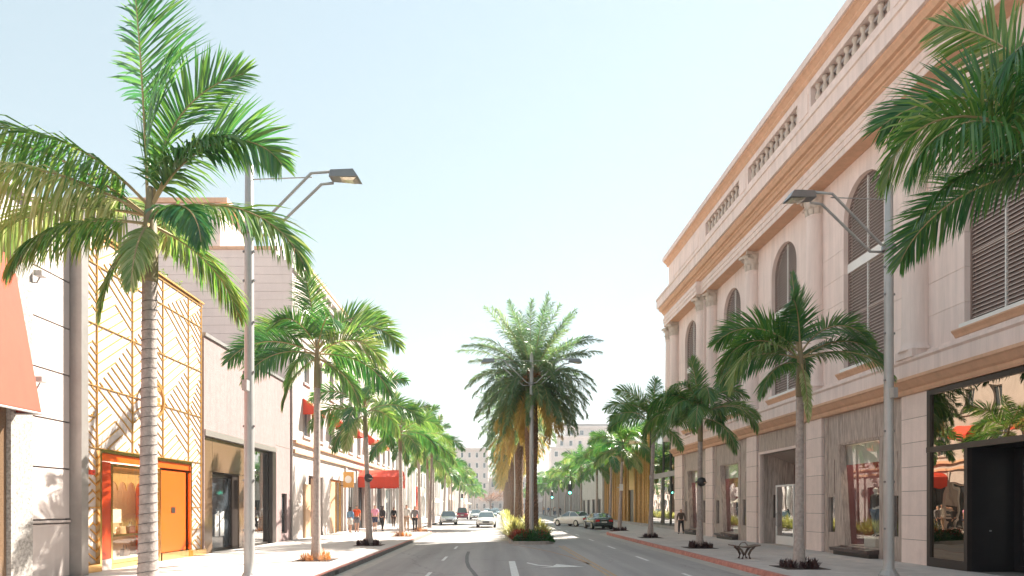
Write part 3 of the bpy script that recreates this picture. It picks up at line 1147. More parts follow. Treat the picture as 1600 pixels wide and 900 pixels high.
# splayed portal inside
m = MB()
m.quad((.42, p0, GZ), (1.5, p0 + .35, GZ), (1.5, p0 + .35, pz - .5), (.42, p0, pz))
m.quad((.42, p1, GZ), (1.5, p1 - .35, GZ), (1.5, p1 - .35, pz - .5), (.42, p1, pz))
m.quad((.42, p0, pz), (1.5, p0 + .35, pz - .5), (1.5, p1 - .35, pz - .5), (.42, p1, pz))
part("portal_lining", m, TRAV, RB)
bx("wood_door", WOOD, RB, 1.49, 1.55, p0 + .3, p1 - .3, GZ, pz - .48)
bx("portal_step", TRAV, RB, .1, 2.2, p0 + .02, p1 - .02, GZ - .1, GZ + .02)
m = MB()
m.box(.62, .95, p1 - .24, p1 - .08, 1.4, 2.5)
part("side_vitrine", m, DARK, RB)
d0, d1 = 9.4, 11.2
m = MB()
m.ring('x', .50, .58, d0, d1, GZ + .02, 2.95, .09)
gd = part("glass_door", m, WHITE, RB)
m = MB()
m.box(.505, .575, d0 + .09, d1 - .09, GZ + .11, GZ + .42)
part("kick_rail", m, WHITE, gd)
m = MB()
m.box(.53, .545, d0 + .08, d1 - .08, GZ + .41, 2.88)
part("pane", m, MIDGL, gd)
m = MB()
m.tube([(.5, d1 - .2, 1.0), (.43, d1 - .2, 1.05), (.43, d1 - .2, 1.6), (.5, d1 - .2, 1.65)], .018, 6)
part("door_pull", m, STEEL, gd)

# dark shopfront bay nearest the camera
y0, y1 = PC[1] + .6, PC[2] - .6
m = MB()
for (x0, x1, a, c, z0, z1) in ((-.02, .12, y1 - .14, y1, GZ, 5.42), (-.02, .12, y1 - 1.62, y1 - 1.5, GZ, 3.56), (-.04, .14, y0, y1, 3.56, 3.72), (-.02, .12, y0, y1 - .14, 5.28, 5.42),
                              (-.02, .12, y1 - 1.5, y1 - .14, GZ, .42), (-.02, .12, y0, y0 + .14, GZ, 5.28), (-.02, .12, y0 + .14, y0 + 1.0, GZ, .42)):
    bx("shopfront_frame", DARK, RB, x0, x1, a, c, z0, z1)
m = MB()
m.box(.04, .055, y0 + .13, y1 - .13, 3.71, 5.29)
part("transom_glass", m, MIRGL, RB)
m = MB()
m.box(.04, .055, y1 - 1.51, y1 - .13, .41, 3.57)
part("shop_window_glass", m, MIRGL, RB)
m = MB()
m.box(.04, .055, y0 + .13, y0 + 1.0, .41, 3.57)
part("shop_window_glass", m, MIRGL, RB)
bx("recess_wall", BLACK, RB, .12, 1.5, y1 - 1.62, y1 - 1.56, GZ, 3.56)
bx("recess_wall", BLACK, RB, .12, 1.5, y0 + 1.0, y0 + 1.06, GZ, 3.56)
bx("recess_ceiling", BLACK, RB, .14, 2.3, y0, y1, 3.60, 3.66)
bx("recess_back", DARK, RB, 2.2, 2.3, y0, y1, GZ, 5.4)
bx("knob", STEEL, RB, .6, .64, y1 - 1.66, y1 - 1.62, 1.25, 1.29)
da, dc = y0 + 1.06, y1 - 1.62
m = MB()
m.ring('x', 1.3, 1.42, da, dc, GZ, 3.56, .16)
ed = part("entrance_frame", m, BLACK, RB)
for (a, c) in ((da + .16, (da + dc) / 2 - .03), ((da + dc) / 2 + .03, dc - .16)):
    m = MB()
    m.ring('x', 1.32, 1.39, a, c, GZ + .16, 3.4, .11)
    part("door_leaf", m, BLACK, ed)
    m = MB()
    m.box(1.35, 1.362, a + .10, c - .10, GZ + .26, 3.30)
    part("pane", m, MIDGL, ed)
bx("lobby_panel", TANP, RB, 1.9, 1.94, da, dc, GZ, 3.5)
bx("lobby_frame", BLACK, RB, 1.84, 1.9, (da + dc) / 2 + .15, (da + dc) / 2 + .33, GZ, 2.7)

# ------------------------------------------------------------------ left side of the street
LX = -11.05


def LB(name, mat, parent, x0, x1, y0, y1, z0, z1):
    return bx(name, mat, parent, x0, x1, y0, y1, z0, z1, w=True)


# -- store with the salmon awning, mottled stone pier and white panelled wall
S1 = thing("stone_store", "white panelled store front with a mottled stone pier and a grey metal fin", "building", (LX, 11, 0))
LB("core_wall", WPANEL, S1, -24, LX - .12, 4, 16.9, -.1, 9.2)
LB("stone_pier", STONEP, S1, LX - .11, LX + .12, 14.35, 15.02, .1, 8.2)
LB("stone_pier", GRAN, S1, LX - .11, LX + .02, 13.6, 14.34, .1, 8.2)
LB("shop_window", DWIN, S1, LX - .11, LX - .06, 6, 13.6, .7, 4)
zs = [.15, 1.52, 1.62, 2.9, 4.1, 5.3, 6.5, 7.7, 9.2]
for i in range(len(zs) - 1):
    pr = .035 if i == 1 else 0
    LB("wall_panel", WPANEL, S1, LX - .115, LX + pr, 15.04, 16.48, zs[i] + .02, zs[i + 1] - .02)
LB("metal_fin", FINM, S1, LX - .2, LX + .30, 16.50, 16.78, .1, 9.25)
LB("metal_fin", STEEL, S1, LX - .2, LX + .20, 16.785, 16.92, .1, 9.25)
LB("parapet_cap", WPANEL, S1, LX - .4, LX + .06, 4, 16.48, 9.2, 9.32)
for z in (7.45, 4.95):
    t = thing("floodlight", ("upper" if z > 6 else "lower") + " small wall floodlight on a bracket beside the salmon awning", "wall light", (LX, 15.12, z), group="floodlights on the white panelled wall")
    m = MB()
    m.tube([(LX + .01, 15.12, z - .2), (LX + .14, 15.12, z - .22), (LX + .2, 15.14, z - .08)], .018, 6)
    part("bracket", m, STEEL, t, w=True)
    m = MB()
    m.box(LX + .10, LX + .30, 15.06, 15.26, z - .06, z + .06)
    part("lamp_body", m, STEEL, t, w=True)
m = MB()
ax0, ax1 = LX + .05, -10.36
m.v += [(ax0, 6.5, 7.6), (ax0, 14.5, 7.6), (ax1, 14.5, 4.1), (ax1, 6.5, 4.1), (ax1, 6.5, 4.02), (ax1, 14.5, 4.02), (ax0, 14.5, 4.02), (ax0, 6.5, 4.02)]
m.f += [(0, 1, 2, 3), (3, 2, 5, 4), (1, 6, 5, 2), (0, 3, 4, 7)]
m.m += [0] * 4
aw = thing("salmon_awning", "tall sloping salmon canvas awning over the stone fronted store", "awning", (LX, 10.5, 4))
part("canvas", m, SALMON, aw, w=True)
m = MB()
m.tube([(ax1 + .01, 6.5, 4.04), (ax1 + .01, 14.5, 4.04)], .025, 6)
m.tube([(ax1 + .01, 14.47, 4.04), (ax0, 14.47, 4.04)], .025, 6)
part("frame_rail", m, STEEL, aw, w=True)
for yy in (8.1, 9.7, 11.3, 12.9):
    m = MB()
    m.tube([(ax0 + .004, yy, 7.6), (ax1 + .004, yy, 4.1)], .012, 4)
    part("canvas_seam", m, SALMON, aw, w=True)

# -- store faced with the gold lattice
S2 = thing("gold_lattice_store", "white store front covered in a gold chevron lattice with an orange entrance", "building", (LX, 20.4, 0))
GY0, GY1, GH = 16.94, 23.98, 9.5
LB("core_wall", WHITE, S2, -19, LX - 1.9, GY0, GY1, -.1, GH)
gwall("front_wall", WHITE, S2, LX - .13, 1, GY0, GY1, -.1, GH, [(17.68, 22.93, -.1, 3.52)], depth=1.7)
cols = [GY0 + .04, 17.7, 19.42, 21.18, 22.92, GY1 - .08]
rows = [.36, 1.12, 1.92, 2.72, 3.56, 4.42, 5.27, 6.12, 6.97, 7.8, 8.62, 9.42]
for y in cols:
    LB("lattice_post", GOLD, S2, LX - .062, LX - .03, y - .016, y + .016, .1 if y < 17 or y > 23 or abs(y - 17.7) < .1 or abs(y - 22.92) < .1 else 3.56, GH - .02)


def bar(y0, z0, y1, z1, tk=.036):
    o = link("lattice_bar", unit(GOLD), S2, True)
    L = math.hypot(y1 - y0, z1 - z0)
    o.location = (LX - .058, (y0 + y1) / 2, (z0 + z1) / 2)
    o.scale = (.022, L, tk)
    o.rotation_euler = (atan2(z1 - z0, y1 - y0), 0, 0)


def clip(p, d, y0, y1, z0, z1):
    """Line p + t d clipped to a rectangle."""
    ta, tb = -1e9, 1e9
    for a, da, lo, hi in ((p[0], d[0], y0, y1), (p[1], d[1], z0, z1)):
        if abs(da) < 1e-9:
            if a < lo or a > hi:
                return None
            continue
        t0, t1 = sorted(((lo - a) / da, (hi - a) / da))
        ta, tb = max(ta, t0), min(tb, t1)
    if tb - ta < .12:
        return None
    return (p[0] + ta * d[0], p[1] + ta * d[1], p[0] + tb * d[0], p[1] + tb * d[1])


def module(y0, y1, z0, z1, flip):
    LB("wall_panel", WPANEL, S2, LX - .12, LX - .07, y0 + .012, y1 - .012, z0 + .012, z1 - .012)
    yc, zc, W, H = (y0 + y1) / 2, (z0 + z1) / 2, y1 - y0, z1 - z0
    s = -1 if flip else 1
    # two families of slanted bars meeting on the diagonal of the module
    n = 0
    st = .25 if W > 1 else .2
    d1 = (.84, .54 * s)
    d2 = (.84, -.54 * s)
    for dd, half in ((d1, 0), (d2, 1)):
        nx, nz = -dd[1], dd[0]
        k = -6
        while k <= 6:
            p = (yc + nx * k * st, zc + nz * k * st)
            c = clip(p, dd, y0 + .03, y1 - .03, z0 + .03, z1 - .03)
            if c:
                # keep the part on this family's side of the module's dividing diagonal
                a0, b0, a1, b1 = c
                g = lambda y, z: ((y - yc) * H * s * 1.0 + (z - zc) * W) * (1 if half else -1)
                f0, f1 = g(a0, b0), g(a1, b1)
                if f0 < 0 and f1 < 0:
                    k += 1
                    continue
                if f0 * f1 < 0:
                    t = f0 / (f0 - f1)
                    mx_, mz_ = a0 + (a1 - a0) * t, b0 + (b1 - b0) * t
                    if f0 < 0:
                        a0, b0 = mx_, mz_
                    else:
                        a1, b1 = mx_, mz_
                if math.hypot(a1 - a0, b1 - b0) > .15:
                    bar(a0, b0, a1, b1)
            k += 1


for ci in range(5):
    y0, y1 = cols[ci], cols[ci + 1]
    side = ci in (0, 4)
    rr = rows if side else [3.56, 5.27, 6.97, 8.62, 9.42]
    if side:
        rr = [.36, 1.92, 3.56, 4.42, 5.27, 6.97, 8.62, 9.42] if ci == 0 else [.36, 1.12, 1.92, 3.56, 5.27, 6.97, 8.62, 9.42]
    for ri in range(len(rr) - 1):
        z0, z1 = rr[ri], rr[ri + 1]
        module(y0, y1, z0, z1, (ci + ri) % 2 == 0)
        LB("lattice_rail", GOLD, S2, LX - .064, LX - .034, y0 + .03, y1 - .03, z0 - .014, z0 + .014)
LB("lattice_rail", GOLD, S2, LX - .064, LX - .034, GY0, GY1, 9.40, 9.46)
LB("parapet_cap", GOLD, S2, LX - .5, LX + .03, GY0, GY1, 9.5, 9.56)
LB("brass_plinth", BRASS, S2, LX - .1, LX + .10, GY0, 17.66, .1, .36)
LB("brass_plinth", BRASS, S2, LX - .1, LX + .10, 22.95, GY1, .1, .36)
# entrance
LB("entrance_head", BRASS, S2, LX - .1, LX + .06, 17.66, 22.95, 3.44, 3.53)
LB("entrance_jamb", BRASS, S2, LX - .9, LX + .06, 17.66, 17.74, .1, 3.44)
LB("entrance_jamb", BRASS, S2, LX - .9, LX + .06, 22.86, 22.95, .1, 3.44)
LB("entrance_soffit", ORANGE, S2, LX - .84, LX - .0, 17.75, 22.85, 3.22, 3.43)
LB("orange_side_panel", ORRED, S2, LX - .10, LX - .03, 17.75, 18.28, .45, 3.2)
LB("side_plinth", PINK, S2, LX - .10, LX - .01, 17.75, 18.28, .14, .45)
LB("brass_plinth", BRASS, S2, LX - .45, LX - .01, 18.3, 20.86, .1, .29)
m = MB()
m.ring('x', LX - .13, LX - .03, 18.3, 20.85, .3, 3.18, .09)
sw = part("display_window", m, BRASS, S2, w=True)
m = MB()
m.box(LX - .09, LX - .078, 18.36, 20.79, .36, 3.12)
part("pane", m, SHOPGL, sw)
m = MB()
m.box(LX - .3, LX - .0, 20.86, 20.95, .15, 3.2)
part("door_post", m, BRASS, S2, w=True)
m = MB()
m.box(LX - .12, LX - .06, 21.05, 22.72, .42, 3.14)
od = part("orange_door", m, ORANGE, S2, w=True)
m = MB()
m.box(LX - .062, LX - .045, 21.72, 21.98, 1.72, 1.92)
part("door_plaque", m, DARK, od)
for k, (yy, zz) in enumerate(((21.79, 1.82), (21.85, 1.85), (21.91, 1.80))):
    pass
LB("brass_plinth", BRASS, S2, LX - .3, LX + .02, 21.0, 22.86, .1, .40)
# inside the display window
LB("interior_wall", TANP, S2, LX - .95, LX - .85, 17.7, 22.9, .1, 3.4)
LB("interior_wall", ORANGE, S2, LX - .84, LX - .15, 20.97, 21.02, .1, 3.2)
LB("display_fill", DFILL, S2, LX - .7, LX - .2, 18.5, 20.7, 3.17, 3.2)  # shop lighting added as a hidden glowing panel
LB("display_table", BRASS, S2, LX - .75, LX - .2, 18.6, 20.6, 1.05, 1.12)
LB("display_table", WHITE, S2, LX - .75, LX - .2, 18.7, 20.5, .35, .42)
m = MB()
sc_ = [(18.42, 3.1), (18.42, 2.55)]
yy = 18.42
while yy < 20.7:
    for k in range(7):
        th = pi * k / 6
        sc_.append((yy + .23 - .23 * cos(th), 2.42 + .26 * sin(th)))
    yy += .46
sc_ += [(yy, 2.55), (yy, 3.1)]
m.prism(sc_, 'x', LX - .21, LX - .18)
part("scalloped_valance", m, SCALL, S2, w=True)
t = thing("table_lamp", "table lamp with a square white shade in the orange store window", "lamp", (LX - .45, 18.95, 1.12))
m = MB()
m.lathe([(.1, 0), (.1, .03), (.03, .06), (.025, .3), (.02, .42)], 12)
part("lamp_base", m, BRASS, t, True)
m = MB()
m.box(-.2, .2, -.22, .22, .34, .74)
part("lamp_shade", m, WLAMP, t)
BAGC = (("tan", TANP), ("burgundy", BURG), ("cream", CREAMW), ("brown", WOOD))
for k, (y, z, c) in enumerate(((19.5, 1.12, 0), (20.0, 1.12, 1), (19.0, .42, 2), (19.7, .42, 3))):
    t = thing("handbag", f"{BAGC[c][0]} handbag on the {'upper' if z > 1 else 'lower'} shelf of the orange store window", "handbag", (LX - .45, y, z), group="handbags in the shop window")
    m = MB()
    m.prism([(-.17, 0), (.17, 0), (.13, .22), (-.13, .22)], 'x', -.06, .06)
    part("bag_body", m, BAGC[c][1], t)
    m = MB()
    m.tube([(0, -.08, .21), (0, -.06, .34), (0, .06, .34), (0, .08, .21)], .012, 5)
    part("bag_handle", m, BAGC[c][1], t)
# round gold emblem
em = thing("round_emblem", "round gold emblem with a double cross mounted on the gold lattice", "emblem", (LX + .08, 20.35, 5.35))
m = MB()
nn = 40
for k in range(nn):
    a, c = 2 * pi * k / nn, 2 * pi * (k + 1) / nn
    for (r0, r1) in ((.50, .58),):
        P_ = [(0, r0 * cos(a), r0 * sin(a)), (0, r1 * cos(a), r1 * sin(a)), (0, r1 * cos(c), r1 * sin(c)), (0, r0 * cos(c), r0 * sin(c))]
        Q_ = [(.07, y, z) for _, y, z in P_]
        m.quad(*P_), m.quad(*Q_), m.quad(P_[0], P_[3], Q_[3], Q_[0]), m.quad(P_[1], P_[2], Q_[2], Q_[1])
part("emblem_ring", m, GOLD, em)
m = MB()
m.prism([(-.34, .30), (-.34, .42), (.34, .42), (.34, .30), (.07, .30), (.07, .09), (.30, .09), (.30, -.05), (.07, -.05), (.07, -.09), (.30, -.09), (.30, -.2), (.07, -.2), (.07, -.42), (-.07, -.42), (-.07, -.2), (-.30, -.2), (-.30, -.09), (-.07, -.09), (-.07, -.05), (-.30, -.05), (-.30, .09), (-.07, .09), (-.07, .30)], 'x', .0, .06)
part("emblem_letters", m, GOLD, em)
al = thing("fire_alarm", "small red alarm box on the lattice beside the orange entrance", "alarm", (LX + .05, 17.25, 2.85))
m = MB()
m.box(0, .07, -.10, .10, -.05, .08)
part("alarm_body", m, RED, al)
m = MB()
m.lathe([(.05, 0), (.05, .03), (.03, .05)], 10, (.06, .03, -.02))
part("alarm_bell", m, ORRED, al)

# -- low store with rough pink stucco over brown granite
S3 = thing("granite_store", "low pinkish rough stucco store with a brown granite front and dark door", "building", (LX, 29, 0))
SY0, SY1, SH = 24.0, 34.15, 8.35
LB("core_wall", ROUGHST, S3, -22, LX - 1.2, SY0, SY1, -.1, SH)
gwall("front_wall", ROUGHST, S3, LX, 1, SY0, SY1, -.1, SH, [(24.05, 31.75, -.1, 4.86), (32.6, 33.4, .55, 2.6)], depth=1.25)
LB("roof", ROOFG, S3, -22, LX - .2, SY0, SY1, SH - .25, SH - .15)
LB("parapet_cap", FINM, S3, LX - .35, LX + .07, SY0, SY1, SH, SH + .13)
LB("string_joint", CONCJ, S3, LX - .01, LX + .012, 31.76, SY1, 4.98, 5.02)
# granite cladding slabs, door, glass
for (a, c, z0, z1) in ((24.07, 24.9, .12, 4.6), (24.92, 28.3, 3.3, 4.6)):
    LB("granite_slab", GRAN, S3, LX - .16, LX - .09, a, c, z0, z1)
LB("granite_lintel", FINM, S3, LX - .2, LX + .04, 24.06, 31.75, 4.62, 4.85)
LB("granite_slab", GRAN, S3, LX - .16, LX - .09, 27.5, 28.3, .12, 3.28)
m = MB()
m.ring('x', LX - .5, LX - .38, 24.92, 27.48, .1, 3.27, .14)
dr = part("shop_door", m, DARK, S3, w=True)
m = MB()
m.box(LX - .46, LX - .445, 25.04, 27.36, .2, 3.15)
part("pane", m, DWIN, dr)
for a, c in ((25.85, 26.2), (26.35, 26.7)):
    m = MB()
    m.prism([(a, .72), (c, .72), (c, 1.75), (a, 1.6)], 'x', LX - .43, LX - .40)
    part("door_pull", m, WHITE, dr)
text("door_lettering", "d", .26, BLACK, dr, (LX - .395, 26.02, 1.2), (R(90), 0, R(90)), .003)
text("door_lettering", "c", .26, BLACK, dr, (LX - .395, 26.52, 1.2), (R(90), 0, R(90)), .003)
m = MB()
m.ring('x', LX - .3, LX - .16, 28.32, 31.2, .14, 4.6, .1)
gw = part("shop_window", m, DARK, S3, w=True)
m = MB()
m.box(LX - .22, LX - .205, 28.4, 31.12, .22, 4.52)
part("pane", m, MIDGL, gw)
LB("bronze_jamb", DARK, S3, LX - .3, LX + .03, 31.22, 31.72, .1, 4.6)
LB("interior_wall", GREYW, S3, LX - 1.15, LX - 1.1, 28.3, 31.3, .1, 4.7)
LB("window_blind", WHITE, S3, LX - .8, LX - .78, 29.6, 31.1, 2.2, 3.5)
win(S3, LX, 1, 32.6, 33.4, .55, 2.6, frame=DARK, pane=DWIN, rec=.12)
LB("downpipe", FINM, S3, LX + .01, LX + .10, SY1 - .16, SY1 - .07, .15, SH)

# -- tall white building with red awnings
S4 = thing("white_hotel_building", "tall white stucco building with red window awnings and a plank sided flank wall", "building", (LX, 51, 0))
HY0, HY1, HH = 34.3, 69.0, 15.7
ops = []
wy = []
y = 36.2
while y < 67.5:
    wy.append(y)
    y += 2.75
for i, a in enumerate(wy):
    ops.append((a, a + 1.35, 5.95, 7.75))
    ops.append((a + .1, a + 1.2, 9.0, 10.9))
    ops.append((a + .1, a + 1.2, 12.0, 13.6))
shops = [(37.2, 40.2), (42.0, 45.6), (47.0, 49.4), (50.2, 52.6), (53.6, 56.6), (58.0, 61.0), (62.4, 66.6)]
for a, c in shops:
    ops.append((a, c, -.1, 3.75))
gwall("front_wall", STUC3, S4, LX, 1, HY0, HY1, -.1, HH, ops, depth=.32)
LB("core_wall", STUC3, S4, -26, LX - .33, HY0 + .05, HY1, -.1, HH - .3)
# flank wall of planks seen above the low store
npl = 17
for k in range(npl):
    z0 = SH - .3 + k * (HH - SH + .3) / npl
    LB("plank", WSIDE, S4, -26, LX + .0, HY0 - .03, HY0 + .04, z0 + .006, z0 + (HH - SH + .3) / npl - .006)
LB("parapet_cap", TAN, S4, -26, LX + .12, HY0 - .10, HY1, HH, HH + .16)
for (z0, z1, pr) in ((4.72, 4.82, .07), (4.82, 5.02, .16), (5.02, 5.36, .05), (5.36, 5.52, .22), (11.3, 11.42, .08), (14.6, 14.75, .12), (15.2, 15.45, .2)):
    LB("cornice_band", TAN if pr > .1 and z0 < 6 else STUC3, S4, LX - .02, LX + pr, HY0, HY1, z0, z1 - .003)
for k in range(26):
    yb = HY0 + .7 + k * 1.33
    LB("bracket", STUC3, S4, LX, LX + .17, yb, yb + .18, 14.95, 15.198)
# set-back tower
LB("tower_wall", STUC3, S4, -27, -15.0, HY0 + .25, 37.9, HH - .35, 18.3)
for k in range(6):
    LB("plank", WSIDE, S4, -27, -15.0, HY0 + .19, HY0 + .26, HH + .17 + k * .4, HH + .56 + k * .4)
LB("tower_eave", TAN, S4, -27.2, -14.6, HY0 + .1, 38.1, 18.3, 18.55)
m = MB()
arc = [(49.2, HH + .15)] + [(51 - 1.8 * cos(pi * k / 16), HH + .5 + 1.0 * sin(pi * k / 16)) for k in range(17)] + [(52.8, HH + .15)]
m.prism(arc, 'x', LX - .3, LX + .03)
part("curved_gable", m, STUC3, S4, w=True)
m = MB()
gp = [(51 - 1.86 * cos(pi * k / 16), HH + .52 + 1.05 * sin(pi * k / 16)) for k in range(17)]
m.tube([(LX + .02, y, z) for y, z in gp], .07, 6)
part("gable_moulding", m, TAN, S4, True, w=True)
for a in wy:
    win(S4, LX, 1, a, a + 1.35, 5.95, 7.75, frame=CREAMW, pane=DWIN, rec=.14, bars=1, sill=STUC3)
    win(S4, LX, 1, a + .1, a + 1.2, 9.0, 10.9, frame=CREAMW, pane=DWIN, rec=.14, bars=1, sill=STUC3)
    win(S4, LX, 1, a + .1, a + 1.2, 12.0, 13.6, frame=CREAMW, pane=DWIN, rec=.14, bars=1, sill=STUC3)
fronts = [(DARK, DWIN), (GOLDR, MIDGL), (WHITE, DWIN), (DARK, DWIN), (WHITE, BWIN), (DARK, DWIN), (WHITE, DWIN)]
for (a, c), (fm, gm) in zip(shops, fronts):
    f = win(S4, LX, 1, a + .02, c - .02, .02, 3.72, frame=fm, pane=gm, rec=.18, bars=2, t=.1)
LB("timber_screen", TANP, S4, LX - .16, LX - .08, 42.1, 43.6, .15, 3.6)
LB("stone_pier", TANP, S4, LX + .01, LX + .14, 36.2, 37.15, .15, 3.2)
LB("wood_panel", WOOD, S4, LX - .2, LX - .1, 38.0, 39.9, .15, 3.6)
for y in (46.1, 49.75, 53.0, 57.3, 61.6, 67.5):
    LB("pilaster", STUC3, S4, LX + .004, LX + .12, y - .22, y + .22, .15, 4.7)
RAL = ["first red window awning from the low pink store", "second red window awning along the white facade", "red window awning behind the third palm crown",
       "red window awning next after the one behind the third palm", "last small red window awning along the white facade"]
for i, a in enumerate((wy[0], wy[2], wy[4], wy[6], wy[8])):
    t = thing("window_awning", RAL[i], "awning", (LX, a + .67, 7.3), group="red awnings on the white facade")
    m = MB()
    y0, y1 = a - .15, a + 1.5
    m.v += [(LX + .03, y0, 8.05), (LX + .03, y1, 8.05), (LX + .85, y1, 7.42), (LX + .85, y0, 7.42), (LX + .85, y0, 7.12), (LX + .85, y1, 7.12), (LX + .03, y0, 7.12), (LX + .03, y1, 7.12)]
    m.f += [(0, 1, 2, 3), (3, 2, 5, 4), (0, 3, 4, 6), (1, 7, 5, 2)]
    m.m += [0] * 4
    part("canvas", m, RED, t, w=True)
    m = MB()
    m.tube([(LX + .84, y0 + .01, 7.13), (LX + .84, y1 - .01, 7.13)], .015, 5)
    part("awning_rod", m, STEEL, t, w=True)

# entrance canopy of the hotel
cn = thing("entrance_canopy", "big red entrance canopy reaching over the pavement on thin poles", "canopy", (-9.4, 51.4, .15))
cy0, cy1, cx0, cx1, cz0, cz1 = 49.8, 53.0, LX + .02, -7.8, 3.42, 4.25
m = MB()
m.v += [(cx0, cy0, cz0), (cx1, cy0, cz0), (cx1, cy0, cz1), (cx0, cy0, cz1), (cx0, cy1, cz0), (cx1, cy1, cz0), (cx1, cy1, cz1), (cx0, cy1, cz1), (cx0, (cy0 + cy1) / 2, 4.85), (cx1, (cy0 + cy1) / 2, 4.85)]
m.f += [(0, 1, 2, 3), (4, 7, 6, 5), (3, 2, 9, 8), (7, 8, 9, 6)]
m.m += [0] * 4
part("canopy_canvas", m, RED, cn, w=True)
m = MB()
arc = [(cy0, cz0), (cy1, cz0), (cy1, cz1)] + [((cy0 + cy1) / 2 + 1.6 * cos(pi * k / 12), cz1 + .6 * sin(pi * k / 12)) for k in range(1, 12)] + [(cy0, cz1)]
m.prism(arc, 'x', cx1 + .005, cx1 + .05)
cf = part("canopy_end", m, RED, cn, w=True)
text("canopy_lettering", "LUXE", .55, WHITE, cf, (cx1 + .06, 51.4, 4.15), (R(90), 0, R(90)), .008)
m = MB()
m.box(cx0 + .3, cx1 - .35, cy0 - .012, cy0 - .004, 3.56, 4.12)
part("canopy_panel", m, RED, cn, w=True)
for y in (cy0 + .06, cy1 - .06):
    for x in (cx1 - .05, cx0 + 1.5):
        m = MB()
        m.tube([(x, y, .15), (x, y, cz0 + .1)], .03, 8)
        part("canopy_pole", m, STEEL, cn, w=True)

# gold hanging sign with a white disc
sg = thing("hanging_sign", "square gold hanging sign with a white disc by the shop door", "sign", (LX, 44.6, 3.75))
m = MB()
m.box(LX + .25, LX + .95, 44.5, 44.72, 3.25, 4.35)
part("sign_box", m, GOLD, sg, w=True)
m = MB()
m.prism([(LX + .6 + .24 * cos(2 * pi * k / 20), 3.82 + .26 * sin(2 * pi * k / 20)) for k in range(20)], 'y', 44.47, 44.498)
part("sign_disc", m, WHITE, sg, w=True)
m = MB()
m.tube([(LX, 44.6, 4.2), (LX + .25, 44.6, 4.2)], .02, 5)
part("sign_bracket", m, DARK, sg, w=True)
m = MB()
m.tube([(LX, 44.6, 3.4), (LX + .25, 44.6, 3.4)], .02, 5)
part("sign_bracket", m, DARK, sg, w=True)

# -- shops farther along the left side
def far_block(name, label, y0, y1, h, xf, sg_, wall, step, storeys, frame=WHITE, pane=DWIN, piers=None, door=None):
    t = thing(name, label, "building", (xf, (y0 + y1) / 2, 0))
    ops = []
    y = y0 + step * .2
    while y + step * .62 < y1:
        for (z0, z1) in storeys:
            ops.append((y, y + step * .6, z0, z1))
        y += step
    gwall("front_wall", wall, t, xf, sg_, y0, y1, -.1, h, ops, depth=.3)
    xi = xf - sg_ * .32
    LB("core_wall", wall, t, min(xi, xi - sg_ * 14), max(xi, xi - sg_ * 14), y0 + .02, y1 - .02, -.1, h - .2)
    for o in ops:
        win(t, xf, sg_, *o, frame=frame, pane=pane, rec=.16, t=.09)
    LB("parapet_cap", wall, t, min(xf - sg_ * .3, xf + sg_ * .14), max(xf - sg_ * .3, xf + sg_ * .14), y0 + .03, y1 - .03, h, h + .25)
    LB("roof", ROOFG, t, min(xi, xi - sg_ * 14), max(xi, xi - sg_ * 14), y0 + .03, y1 - .03, h - .2, h - .1)
    if piers:
        y = y0 + step * .0 + .1
        while y < y1:
            LB("pier", piers, t, min(xf + sg_ * .003, xf + sg_ * .35), max(xf + sg_ * .003, xf + sg_ * .35), y, y + step * .16, .15, h - .05)
            y += step
    if door:
        LB("door_panel", door, t, min(xf, xf + sg_ * .1), max(xf, xf + sg_ * .1), y0 + 1.2, y0 + 2.8, .15, 4.6)
    return t


G1, G2 = (.35, 3.4), (4.6, 6.6)
far_block("white_pier_shop", "white shop block with tall piers beyond the red canopy", 69.1, 84, 7.6, LX, 1, STUC3, 2.6, [G1, G2], piers=WHITE)
far_block("red_door_shop", "cream shop with a tall red door panel", 84.1, 97, 8.2, LX, 1, CREAMW, 3.1, [G1, G2], door=RED)
far_block("grey_stone_shop", "grey stone shop block on the sunny side", 97.1, 114, 7.4, LX, 1, GREYW, 3.4, [G1, G2], piers=CREAMW, frame=DARK)
far_block("cream_pier_shop", "cream shop block with white piers past the grey stone shop", 114.1, 136, 8.6, LX, 1, CREAMW, 3.4, [G1, G2], piers=WHITE)
far_block("warm_stucco_shop", "warm stucco shop block far along the sunny side", 136.1, 160, 7.6, LX, 1, WARMW, 4, [G1, G2])
far_block("pale_shop_row", "pale far shop row near the end of the sunny side", 160.1, 196, 8.4, LX, 1, STUC3, 4.6, [G1, G2], piers=WHITE)
far_block("end_shop_row", "last shop row of the sunny side before the hotel", 196.1, 234, 7.8, LX, 1, WARMW, 5, [G1, G2])

# -- right side beyond the pink building
RX = 13.45
S5 = thing("gold_rod_store", "store front of upright gold rods with a dark glass corner", "building", (RX, 64, 0))
LB("core_wall", GREYW, S5, RX + 1.6, 28, 45.5, 81, -.1, 9.2)
LB("parapet_cap", CREAMW, S5, RX - .35, RX + 2, 45.3, 81, 9.0, 9.5)
LB("plinth", GREYW, S5, RX - .05, RX + .5, 46.2, 81, .1, .4)
LB("interior_wall", INNER, S5, RX + 1.4, RX + 1.6, 45.5, 81, .1, 9)
for k, (a, c, gm) in enumerate(((45.6, 47.7, "panel"), (47.8, 50.2, "g"), (50.3, 52.4, "g"), (52.5, 57, "g"))):
    if gm == "panel":
        LB("bronze_panel", GOLDR, S5, RX - .02, RX + .1, a, c, .4, 9)
    else:
        f = win(S5, RX, -1, a, c, .4, 9.0, frame=DARK, pane=MIDGL, rec=.02, t=.12)
LB("transom_beam", GREYW, S5, RX - .03, RX + .1, 45.6, 57, 4.3, 4.7)
LB("inner_tan_panel", TANP, S5, RX + 1.2, RX + 1.38, 58, 80, .5, 5)  # plain tan panel set behind the rods
y = 57.1
i = 0
